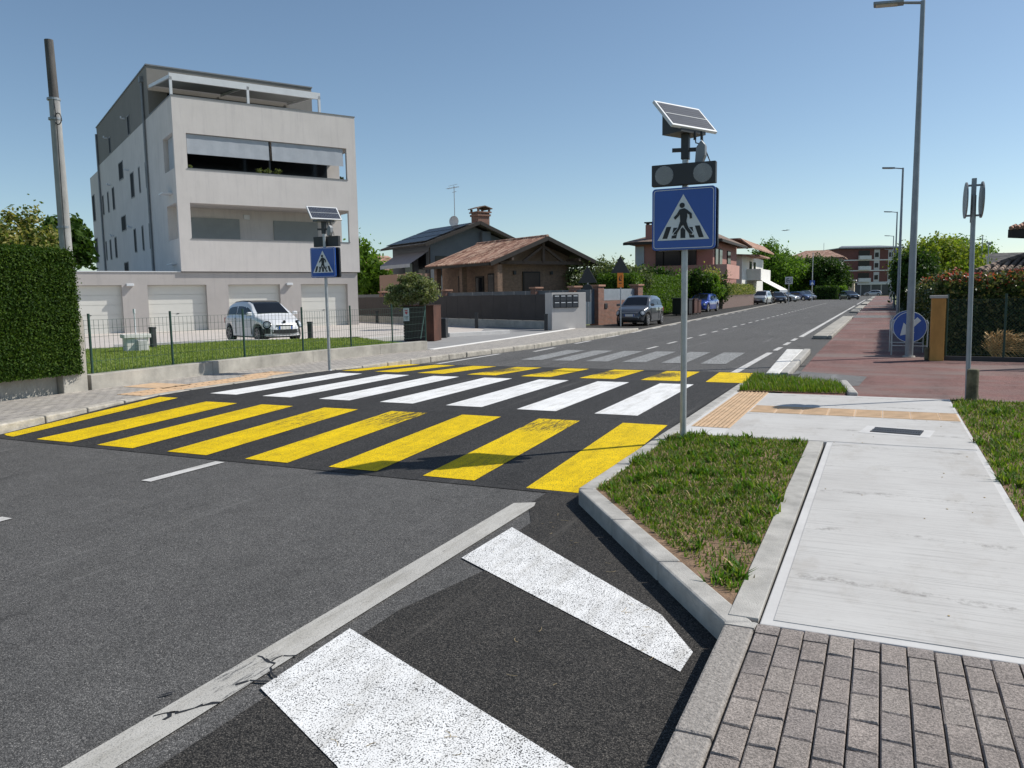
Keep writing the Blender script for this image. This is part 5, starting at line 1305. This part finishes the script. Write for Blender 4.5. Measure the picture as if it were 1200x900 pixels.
GR = dict(
 mid=[leafmat('lm_a', [(.055,.12,.016), (.12,.22,.028)], .5, .35, .6), leafmat('lm_b', [(.09,.18,.022), (.19,.31,.045)], .5, .35, .6)],
 dark=[leafmat('ld_a', [(.022,.05,.010), (.05,.10,.018)], .5, .25, .6), leafmat('ld_b', [(.035,.075,.013), (.08,.14,.025)], .5, .25, .6)],
 lime=[leafmat('ll_a', [(.12,.19,.022), (.21,.29,.04)], .5, .35, .6), leafmat('ll_b', [(.20,.25,.03), (.33,.36,.06)], .5, .35, .6)],
 grey=[leafmat('lg_a', [(.08,.115,.045), (.16,.20,.08)], .5, .25, .6), leafmat('lg_b', [(.12,.155,.06), (.23,.26,.12)], .5, .25, .6)],
 varg=[leafmat('lv_a', [(.06,.10,.02), (.15,.19,.04)], .4, .3, 1), leafmat('lv_b', [(.26,.25,.07), (.46,.42,.16)], .4, .3, 1)])
# behind the tall hedge
x, y = gp(30, 21); tree('shrub', 'variegated yellow and green shrub above the clipped hedge, around the utility pole', x, y, 0, 4.2, [(-.9,-.3,2.65,1.1,1.1,1.25),(-.2,0,2.8,.85,1.0,1.2),(.35,.2,2.9,.5,.6,.8),(-2.2,-.8,2.6,1.3,1.2,1.3)], GR['varg'], .065, 34000, .1, 2.2, cat='shrub', clumps=60, part='foliage', spread=.15)
x, y = gp(72, 24); tree('tree', 'dark green tree between the utility pole and the apartment block', x, y, 0, 4.2, [(.3,0,3.35,.6,.7,.75),(.75,.1,3.3,.45,.5,.6),(-.4,.3,3.2,.7,.8,.8)], GR['dark'], .11, 5000, .13, 2.2)
# right behind apartments
x, y = gp(431, 66); tree('tree', 'green tree peeping out behind the corner of the apartment block', x, y, 0, 6.3, [(-.6,0,3.6,1.6,1.5,2.4),(.6,.2,2.6,1.5,1.4,1.9),(-.9,0,5.0,.8,.8,1.3)], GR['mid'], .17, 5200, .2, 3)
x, y = gp(443, 96); tree('tree', 'dark far tree beside the yellow house roof', x, y, 0, 6.3, [(0,0,4.6,2.2,2,1.9),(1.6,0,4.2,1.6,1.4,1.5)], GR['dark'], .24, 3000, .2, 3)
x, y = gp(492, 38); tree('shrub', 'round dark clipped bush behind the pale variegated shrub', x, y, 0, 3, [(0,0,2.05,.75,.75,.72)], GR['dark'], .06, 2600, .07, 1.6, cat='shrub', clumps=70, part='foliage', spread=.12)
# behind the gate
x, y = gp(705, 50); tree('tree', 'broad grey green tree behind the brick gate wall', x, y, 0, 3.7, [(-1.1,0,2.5,1.5,1.2,1.15),(.6,.2,2.6,1.6,1.3,1.2),(2.0,.5,2.2,1.1,1,1.1)], GR['grey'], .10, 9000, .14, 1.6, clumps=70)
x, y = gp(744, 66); tree('tree', 'dark green tree behind the near end of the bright hedge', x, y, 0, 3.8, [(0,0,2.5,1.4,1.2,1.3),(1.8,0,2.8,1.2,1.2,1.0)], GR['dark'], .13, 3500, .14, 1.6)
for k, (px, z, s) in enumerate(((765,3.0,1.2),(781,3.2,1.3),(800,3.1,1.3),(818,3.2,1.25),(832,2.9,1.1))):
    x, y = gp(px, 67.5); tree('shrub', ['dark shrub behind the bright hedge, closest to the warning signs', 'dark shrub behind the bright hedge, between its near end and the sign pole', 'dark shrub behind the bright hedge, at the near sign pole', 'dark shrub behind the bright hedge, just past the near sign pole', 'dark shrub at the far end of the bright hedge'][k], x, y, 0, 4, [(0,0,z-1,s,s,1.25)], GR['dark' if k % 2 else 'mid'], .12, 1900, .1, 1.8, group='shrubs before the pink villa', cat='shrub', part='foliage')
x, y = gp(834, 73); tree('shrub', 'pale yellow climber standing at the corner of the pink villa', x, y, 0, 4, [(0,0,2.0,.75,.7,1.6),(.2,0,3.0,.6,.6,.6)], GR['varg'][1:], .10, 1500, .1, 2, cat='shrub', part='foliage')
x, y = gp(846, 74); tree('shrub', 'dark conical shrub beside the pale yellow climber', x, y, 0, 4, [(0,0,2.0,.8,.7,1.5)], GR['dark'], .10, 1300, .1, 2, cat='shrub', part='foliage')
# far street trees
for (px, k, h, w_, col, lb) in ((904,150,11.4,4.6,'mid','tallest green tree beyond the pink villa'),(919,152,9.4,4.2,'mid','rounded green tree just past the tallest one'),(932,156,8.4,3.8,'mid','green tree behind the white square sign'),(944,158,6.8,3.2,'lime','lighter green tree before the dark pair'),(891,154,9.2,3.8,'mid','green tree half hidden behind the white house'),
                                  (957,160,8.8,3.3,'dark','dark tree in front of the hip roofed house'),(970,150,8.0,4.0,'dark','broad dark tree closest to the brick apartment house')):
    x, y = gp(px, k)
    tree('tree', lb, x, y, 0, h, [(0,0,h*.5,w_*.95,w_,h*.38),(-w_*.35,0,h*.66,w_*.55,w_*.6,h*.28),(w_*.4,0,h*.42,w_*.6,w_*.7,h*.3),(.1,0,h*.80,w_*.36,w_*.4,h*.20)], GR[col], .25, 9000, .22, h*.4, group='trees along the far street', clumps=60)
for k, (px, kk) in enumerate(((968,138),(978,142))):
    x, y = gp(px, kk); hedge('hedge', ['dark clipped far hedge past the parked cars','lighter far hedge before the pale kiosk'][k], -1.8,1.8,0,3,0,2.2, GR['dark' if k == 0 else 'mid'], M['hedge_core'], .16, 60, loc=(x,y,0), rough=.1)
# right side trees
for (px, k, h, w_, col, lb) in ((1096,62,5.9,2.9,'lime','big yellow green tree behind the red topped hedge'),(1120,70,6.0,3.0,'mid','mid green tree between the lime tree and the round sign pole'),(1143,76,4.9,2.4,'lime','smaller yellow green tree behind the tiled porch'),(1072,58,4.4,1.5,'dark','dark tree right behind the lamp poles')):
    x, y = gp(px, k)
    tree('tree', lb, x, y, 0, h, [(0,0,h*.55,w_,w_,h*.36),(-w_*.45,0,h*.62,w_*.55,w_*.6,h*.26),(w_*.5,0,h*.55,w_*.6,w_*.7,h*.3),(.3,0,h*.78,w_*.5,w_*.5,h*.2)], GR[col], .13, 20000, .2, h*.4, group='trees beyond the red topped hedge', clumps=80)

# wheeled bins
M['bin_black'] = pm('bin_plastic', (.025,.025,.027), .5, .1, 4); M['bin_brown'] = pm('brown_bin', (.10,.045,.035), .5, .1, 4)
def bin_(label, px, k, mat, s=1.0, dy=0):
    x, y = D(px, 360, k).xy; t = thing('wheelie_bin', label, 'bin', (x, y+dy, .0), R(-6), 'bins beside the blue car')
    MB().prism([(-.33*s,-.33*s,.1),(.33*s,-.33*s,.1),(.33*s,.33*s,.1),(-.33*s,.33*s,.1)], (0,0,.02)).prism([(-.36*s,-.36*s,.12),(.36*s,-.36*s,.12),(.36*s,.36*s,.12),(-.36*s,.36*s,.12)], (0,0,.95*s)).build('bin_body', mat, t, bevel=.02)
    MB().box(-.40*s,.40*s,-.42*s,.38*s,.95*s+.12,.95*s+.19).build('lid', mat, t, bevel=.02)
    for q in (-.3, .3): MB().tube((q*s-.03,.3*s,.1),(q*s+.03,.3*s,.1),.10,n=12).build('wheel', M['rubber'], t)
bin_('black wheelie bin closest to the dark grey hatchback', 796.5, 55, M['bin_black'], 1.1)
bin_('black wheelie bin hidden mostly by the near sign pole', 803.5, 56.5, M['bin_black'])
bin_('brown wheelie bin between the sign pole and the blue car', 810, 57.5, M['bin_brown'])
bin_('narrow brown wheelie bin touching the blue car in view', 815, 58.5, M['bin_brown'], .9)

# bird
p = D(920,270,60)
t = MB(); t.prism([(-.28,0,.0),(-.1,0,.03),(.02,0,.01),(.12,.0,.05),(.38,0,.02),(.12,.02,-.01),(-.05,0,-.03)], (0,.05,0))
o = t.build('bird', M['sign_black']); o.location = p; tag(o, 'small dark bird gliding in the clear sky', 'bird')

# ============================================================ CARS
def ip(xs, ys, x): return float(np.interp(x, xs, ys))
CARS = {
 'city': dict(L=3.57, W=1.63, H=1.49, wb=2.30, wr=.30, top=[(-1.78,.62),(-1.74,.82),(-1.6,.93),(-1.2,.98),(0,.98),(.75,.98),(1.15,.93),(1.5,.80),(1.70,.66),(1.785,.48)],
      roof=[(-1.74,.86),(-1.62,1.16),(-1.38,1.36),(-1.05,1.45),(-.4,1.49),(.15,1.47),(.42,1.38),(.98,.97)], plan=[(-1.785,.56),(-1.65,.70),(-1.3,.79),(0,.815),(1.1,.80),(1.5,.70),(1.70,.55),(1.785,.42)]),
 'hatch': dict(L=4.05, W=1.72, H=1.49, wb=2.5, wr=.31, top=[(-2.02,.70),(-1.98,.88),(-1.8,.96),(-1.2,.98),(.75,.97),(1.25,.92),(1.75,.78),(1.98,.62),(2.02,.5)],
      roof=[(-1.95,.9),(-1.75,1.22),(-1.4,1.42),(-.9,1.48),(-.2,1.49),(.25,1.44),(1.15,.95)], plan=[(-2.02,.68),(-1.85,.78),(-1.3,.85),(1.2,.85),(1.7,.78),(1.95,.64),(2.02,.52)]),
 'suv': dict(L=4.45, W=1.84, H=1.66, wb=2.65, wr=.35, top=[(-2.22,.78),(-2.18,.98),(-2.0,1.07),(-1.2,1.09),(.8,1.08),(1.3,1.04),(1.9,.95),(2.17,.80),(2.225,.6)],
      roof=[(-2.12,1.0),(-1.95,1.38),(-1.6,1.60),(-.9,1.66),(-.1,1.66),(.35,1.58),(1.25,1.06)], plan=[(-2.22,.74),(-2.05,.85),(-1.4,.92),(1.3,.92),(1.9,.84),(2.15,.70),(2.225,.6)]),
 'wagon': dict(L=4.65, W=1.82, H=1.49, wb=2.75, wr=.33, top=[(-2.32,.72),(-2.28,.90),(-2.1,.97),(-1.2,.98),(.7,.97),(1.3,.92),(2.0,.80),(2.27,.64),(2.325,.5)],
      roof=[(-2.2,.95),(-1.95,1.25),(-1.7,1.42),(-1.0,1.48),(-.2,1.49),(.2,1.44),(1.2,.95)], plan=[(-2.32,.72),(-2.15,.82),(-1.5,.91),(1.3,.91),(2.0,.83),(2.27,.66),(2.325,.55)]),
}
M['glasscar'] = pm('car_glass', (.008,.009,.011), .08, .1, 1, spec=.5)
M['rim'] = pm('alloy_rim', (.5,.5,.52), .3, .1, 5, metal=.8); M['rim_mid'] = pm('grey_rim', (.22,.22,.23), .35, .1, 5, metal=.6); M['rim_dark'] = pm('dark_rim', (.06,.06,.065), .35, .1, 5, metal=.5)
M['lamp_clear'] = pm('headlamp_glass', (.30,.32,.34), .12, .3, 30, coat=1.); M['lamp_red'] = pm('tail_lamp', (.35,.01,.012), .2, .1, 20, coat=1.)
M['plate'] = pm('plate_white', (.7,.7,.68), .4, .03, 5)
def car(kind, label, loc, heading, paintm, roofm=None, rim='rim', group=None, sport=False, detail=True, black_top=False):
    s = CARS[kind]; L, W = s['L'], s['W']; h = W/2
    t = thing('parked_car' if not group or 'driving' not in group else 'moving_car', label, 'car', loc, heading, group)
    tx, ty = zip(*s['top']); rx_, ry = zip(*s['roof']); px, py = zip(*s['plan']); ar = s['wr']+.055
    def low(x):
        z = .20 + .10*max(0, abs(x)-(L/2-.35))/.35
        for w_ in (-s['wb']/2, s['wb']/2):
            d_ = abs(x-w_)
            if d_ < ar: z = max(z, s['wr']+math.sqrt(max(0, ar*ar-d_*d_)))
        return z
    xs = list(np.linspace(-L/2, L/2, int(L/.05)+1)); m = MB(); rows = []
    for x in xs:
        zt_ = ip(tx, ty, x); wd = ip(px, py, x); zb = min(low(x), zt_-.08); mid = (zb+zt_)/2
        R_ = [(wd*.90, zb), (wd*.985, zb+.03), (wd, max(zb+.05, min(.55, zt_-.12))), (wd*.995, zt_-.12), (wd*.965, zt_-.045), (wd*.88, zt_), (wd*.5, zt_+.022), (0, zt_+.03)]
        ring = [(x, y, z) for y, z in R_] + [(x, -y, z) for y, z in R_[-2::-1]]
        k = len(m.v); m.v += ring; rows.append(k)
    n = 15
    for a, b in zip(rows[:-1], rows[1:]):
        for i in range(n-1): m.f.append((a+i, a+i+1, b+i+1, b+i)); m.m.append(0)
        m.f.append((a+n-1, a, b, b+n-1)); m.m.append(0)
    m.f.append(tuple(rows[0]+i for i in range(n))); m.m.append(0); m.f.append(tuple(rows[-1]+i for i in range(n))[::-1]); m.m.append(0)
    body = m.build('body', paintm, t, smooth=True)
    # cabin
    def cw(x, f):    # half width of the cabin side at height fraction f
        return ip(px, py, x)*(.93-.20*f)
    x0, x1 = rx_[0], rx_[-1]; xs2 = list(np.linspace(x0, x1, 40)); m = MB(); rows = []
    for x in xs2:
        zr = ip(rx_, ry, x); zb = ip(tx, ty, x)-.03; hh = max(.01, zr-zb); f = min(1, hh/.5)
        ring = [(cw(x,0), zb), (cw(x,f*.8), zb+hh*.82), (cw(x,f)*.93, zr-.015*f), (cw(x,f)*.5, zr+.012), (0, zr+.018)]
        ring = [(x, y, z) for y, z in ring]+[(x, -y, z) for y, z in ring[-2::-1]]; rows.append(len(m.v)); m.v += ring
    n = 9
    for a, b in zip(rows[:-1], rows[1:]):
        for i in range(n-1): m.f.append((a+i, a+i+1, b+i+1, b+i)); m.m.append(0)
    m.f.append(tuple(rows[0]+i for i in range(n))); m.f.append(tuple(rows[-1]+i for i in range(n))[::-1]); m.m += [0,0]
    m.build('roof', roofm or paintm, t, smooth=True)
    if black_top:
        m = MB(); pr = None
        for x in np.linspace(-1.25, .44, 14):
            zr = ip(rx_, ry, x); c = cw(x, 1)*.86; row = [(x, y, zr+.022+.004*(1-abs(y)/c)) for y in (-c, -c*.5, 0, c*.5, c)]
            if pr:
                for j in range(4): m.face([pr[j], pr[j+1], row[j+1], row[j]])
            pr = row
        m.build('sunroof', M['glasscar'], t, smooth=True, recalc=False)
    xw = max(x for x, z in s['roof'] if z > s['H']-.12); xr = min(x for x, z in s['roof'] if z > s['H']-.14)
    # windscreen and rear window
    def slope(name, xa, xb, n=8):
        m = MB(); pr = None
        for i in range(n+1):
            x = xa+(xb-xa)*i/n; z = ip(rx_, ry, x); zb = ip(tx, ty, x)-.03; f = min(1, max(0, z-zb)/.5); c = cw(x, f)*.84
            off = .012; row = [(x+(off if xb > xa else -off)*.6, y, z+off+.012*(1-abs(y)/c)) for y in (-c, -c*.5, 0, c*.5, c)]
            if pr:
                for j in range(4): m.face([pr[j], pr[j+1], row[j+1], row[j]])
            pr = row
        o = m.build(name, M['glasscar'], t, smooth=True, recalc=False); return o
    slope('windscreen', xw-.02, x1-.07); slope('rear_window', xr+.02, x0+.05)
    xm = (xw+xr)/2-.05
    for sgn in (-1, 1):
        for (xa, xb) in ((xr-.12, xm-.06), (xm+.02, xw+.22)):
            m = MB(); n = 8; pr = None
            for i in range(n+1):
                x = xa+(xb-xa)*i/n; zr = ip(rx_, ry, x); zb = ip(tx, ty, x)-.03; hh = zr-zb; f = min(1, hh/.5)
                top = max(.06, .82-(.10/max(hh,.12))*.4); 
                lo = (x, sgn*(cw(x, .04)+.008), zb+.055); hi = (x, sgn*(cw(x, f*.74)+.008), zb+hh*top*.94 if hh > .2 else zb+.06)
                if pr: m.face([pr[0], lo, hi, pr[1]])
                pr = (lo, hi)
            m.build('side_window', M['glasscar'], t, recalc=False)
        # mirror, handle, lamps
        xM = xw+.42; wM = ip(px, py, xM)
        mi_ = MB().box(xM-.05,xM+.06,min(sgn*wM,sgn*(wM+.17)),max(sgn*wM,sgn*(wM+.17)),ip(tx,ty,xM)+.0,ip(tx,ty,xM)+.13).build('mirror', paintm, t, bevel=.03)
        if detail:
            wH = ip(px, py, xm)+.004; MB().box(xm-.06,xm+.10,min(sgn*wH,sgn*(wH+.02)),max(sgn*wH,sgn*(wH+.02)),.80,.825).build('door_handle', paintm, t)
            wD = ip(px, py, .1)
            MB().box(xm+.0,xm+.012,min(sgn*(wD-.01),sgn*(wD+.003)),max(sgn*(wD-.01),sgn*(wD+.003)),.30,.90).box(xw+.35,xw+.362,min(sgn*(wD-.03),sgn*(wD+.002)),max(sgn*(wD-.03),sgn*(wD+.002)),.30,.88).build('door_gap', M['black'], t)
        xf = L/2-.22; wf = ip(px, py, xf); zf = ip(tx, ty, xf)-.13
        hd = MB()
        for i in range(9): a_ = 2*math.pi*i/9
        nv_ = Vector((.80, sgn*.60, .28)).normalized(); c_ = Vector((xf+.03, sgn*(wf-.05), zf+.01))
        hd.tube(c_-nv_*.03, c_+nv_*.07, .14 if kind == 'city' else .12, .11, 16); hl = hd.build('headlight', M['lamp_clear'], t, smooth=True); MB().tube(c_-nv_*.03, c_+nv_*.055, .158 if kind == 'city' else .13, .145 if kind == 'city' else .12, 20).build('lamp_surround', M['glasscar'], hl); MB().tube(c_+nv_*.06, c_+nv_*.074, .06, .055, 14).build('lamp_reflector', M['white_metal'], hl)
        if kind == 'city':
            c2_ = Vector((L/2-.10, sgn*(ip(px, py, L/2-.1)-.12), .42)); MB().tube(c2_-Vector((.02,0,0)), c2_+Vector((.09,0,0)), .05, n=12).build('fog_light', M['lamp_clear'], t)
        xb = -L/2+.12; wb_ = ip(px, py, xb); MB().box(xb-.10,xb+.06,min(sgn*(wb_-.13),sgn*(wb_+.004)),max(sgn*(wb_-.13),sgn*(wb_+.004)),.66,.88).build('tail_light', M['lamp_red'], t, bevel=.02)
    # nose: strips that follow the plan of the bumper
    xn = L/2
    fp = sorted([(w_, x) for x, w_ in s['plan'] if x > L/2-.75])
    def xat(y): return float(np.interp(abs(y), [p[0] for p in fp], [p[1] for p in fp]))
    def strip(name, y0, y1, z0, z1, off, mat, bow=0.0, back=0.0):
        m = MB(); n = 16; pr = None
        for i in range(n+1):
            y = y0+(y1-y0)*i/n; x = xat(y)+off; e = bow*(2*i/n-1)**2
            row = ((x, y, z0+e), (x-back, y, z1+e*.4))
            if pr: m.face([pr[0], row[0], row[1], pr[1]]); m.face([pr[0], row[0], (row[0][0]-.12, row[0][1], row[0][2]), (pr[0][0]-.12, pr[0][1], pr[0][2])])
            pr = row
        return m.build(name, mat, t, recalc=False)
    if sport:
        strip('lower_grille', -.50, .50, .31, .46, .012, M['black'], .03)
        for sg in (-1, 1): strip('side_intake', min(sg*.55, sg*.76), max(sg*.55, sg*.76), .33, .50, .012, M['black'])
        MB().box(xn-.12,xn+.004,-.33,.33,.605,.635).build('upper_slot', M['black'], t, bevel=.01)
        MB().prism([(xn-.10,-.05,.70),(xn-.10,.05,.70),(xn-.085,.045,.77),(xn-.10,0,.80),(xn-.085,-.045,.77)], (.03,0,0)).build('badge', M['sign_black'], t)
        strip('front_lip', -.70, .70, .235, .262, .022, M['white_metal'], .02)
    else:
        strip('lower_grille', -.55, .55, .29, .41 if kind == 'city' else .50, .010, M['black'], .02)
        if kind == 'city': MB().bar((xn-.085,-.40,.655),(xn-.085,.40,.655),.02,.02).build('chrome_bar', M['white_metal'], t)
        else: MB().box(xn-.16,xn-.01,-.42,.42,.58,.68).build('grille', M['black'], t, bevel=.02)
    pl = MB().box(xn-.02,xn+.022,-.26,.26,.475,.585).build('licence_plate', M['plate'], t)
    for sg in (-1,1): MB().box(xn+.0221,xn+.0235,min(sg*.205,sg*.26),max(sg*.205,sg*.26),.475,.585).build('plate_band', M['sign_blue'], pl)
    MB().box(-L/2+.3,L/2-.3,-h*.86,h*.86,.17,.24).box(s['wb']/2-.35,s['wb']/2+.35,-h*.70,h*.70,.2,.70).box(-s['wb']/2-.35,-s['wb']/2+.35,-h*.70,h*.70,.2,.70).build('underbody', M['black'], t)
    for xw_ in (-s['wb']/2, s['wb']/2):
        for sg in (-1, 1):
            yo = sg*(ip(px, py, xw_)-.015); yi = sg*(ip(px, py, xw_)-.20)
            wh = MB().tube((xw_,yi,s['wr']),(xw_,yo,s['wr']),s['wr'],n=28).build('wheel', M['rubber'], t, smooth=True, bevel=.02)
            r_ = s['wr']*.68; m = MB(); m.mi = 0; m.tube((xw_,yo-sg*.02,s['wr']),(xw_,yo+sg*.002,s['wr']),r_,n=24); m.mi = 1
            for j in range(7):
                a_ = 2*math.pi*j/7; m.bar((xw_,yo+sg*.008,s['wr']),(xw_+r_*.95*math.cos(a_),yo+sg*.006,s['wr']+r_*.95*math.sin(a_)),.012,.045,up=(-math.sin(a_),0,math.cos(a_)))
            for j in range(24):
                a_, b_ = 2*math.pi*j/24, 2*math.pi*(j+1)/24; m.bar((xw_+r_*math.cos(a_),yo+sg*.004,s['wr']+r_*math.sin(a_)),(xw_+r_*math.cos(b_),yo+sg*.004,s['wr']+r_*math.sin(b_)),.016,.02)
            m.tube((xw_,yo,s['wr']),(xw_,yo+sg*.014,s['wr']),.05,n=12)
            m.build('rim', [M['black'], M[rim]], wh)
    return t
def cp(name, col, metal=.35): return pm(name, col, .28, .03, 2, metal=metal, coat=1.)
paint_w = cp('pearl_white_paint', (.70,.71,.73), .05); paint_g = cp('graphite_paint', (.085,.09,.10), .4)
x, y = G(308.5, 399.5, .05)
car('city', 'silver white sporty hatchback with black roof parked on the yard before the garages', (x, y, .05), math.atan2(-.37,.93), paint_w, None, 'rim_mid', sport=True, black_top=True)
PR = R(-88)
x, y = D(748, 372, 40.0).xy
car('city', 'dark grey small hatchback parked beside the brick wall and the orange plate sign', (x, y+.4, .0), R(-92), paint_g)
x, y = D(824, 360, 66).xy
car('hatch', 'royal blue hatchback parked past the wheelie bins', (x, y, .0), R(-96), cp('royal_blue_paint', (.02,.055,.32)))
row = [('suv', 893, 99, 'silver', (.42,.44,.46), R(-94), 'silver off road style car, first in the far parking row'),
       ('hatch', 911, 106, 'black', (.02,.022,.026), R(-70), 'black hatchback between the silver and the white car in the far row'),
       ('wagon', 918.5, 118, 'white', (.62,.63,.64), R(-25), 'long white estate car standing slantwise in the far row'),
       ('hatch', 937, 127, 'navy', (.03,.06,.16), R(-30), 'navy blue car just past the white estate'),
       ('hatch', 943, 136, 'steel', (.15,.19,.26), R(-35), 'steel blue car behind the navy blue one'),
       ('suv', 949.5, 146, 'pale', (.50,.52,.55), R(-35), 'pale grey car behind the steel blue one'),
       ('wagon', 959, 158, 'white2', (.66,.66,.65), R(-20), 'white estate car farthest along the parking row')]
for kind, px, k, nm, c, hd, lb in row:
    x, y = D(px, 350, k).xy; car(kind, lb, (x, y, 0), hd, cp(nm+'_paint', c), group='cars in the far parking row', detail=False)
x, y = D(995, 345, 132).xy
car('wagon', 'black car driving along the road toward the crossing', (x, y, 0), R(-62), cp('black_paint', (.012,.013,.016)), detail=False)
x, y = D(1023, 340, 196).xy
car('hatch', 'pale distant car before the shops of the brick apartment house', (x, y, 0), R(180), cp('far_silver_paint', (.5,.5,.5)), detail=False)
x, y = D(1051, 340, 150).xy
car('hatch', 'white van like car half hidden behind the far lamp poles', (x+1.5, y, 0), R(-88), cp('far_white_paint', (.6,.6,.6)), detail=False)
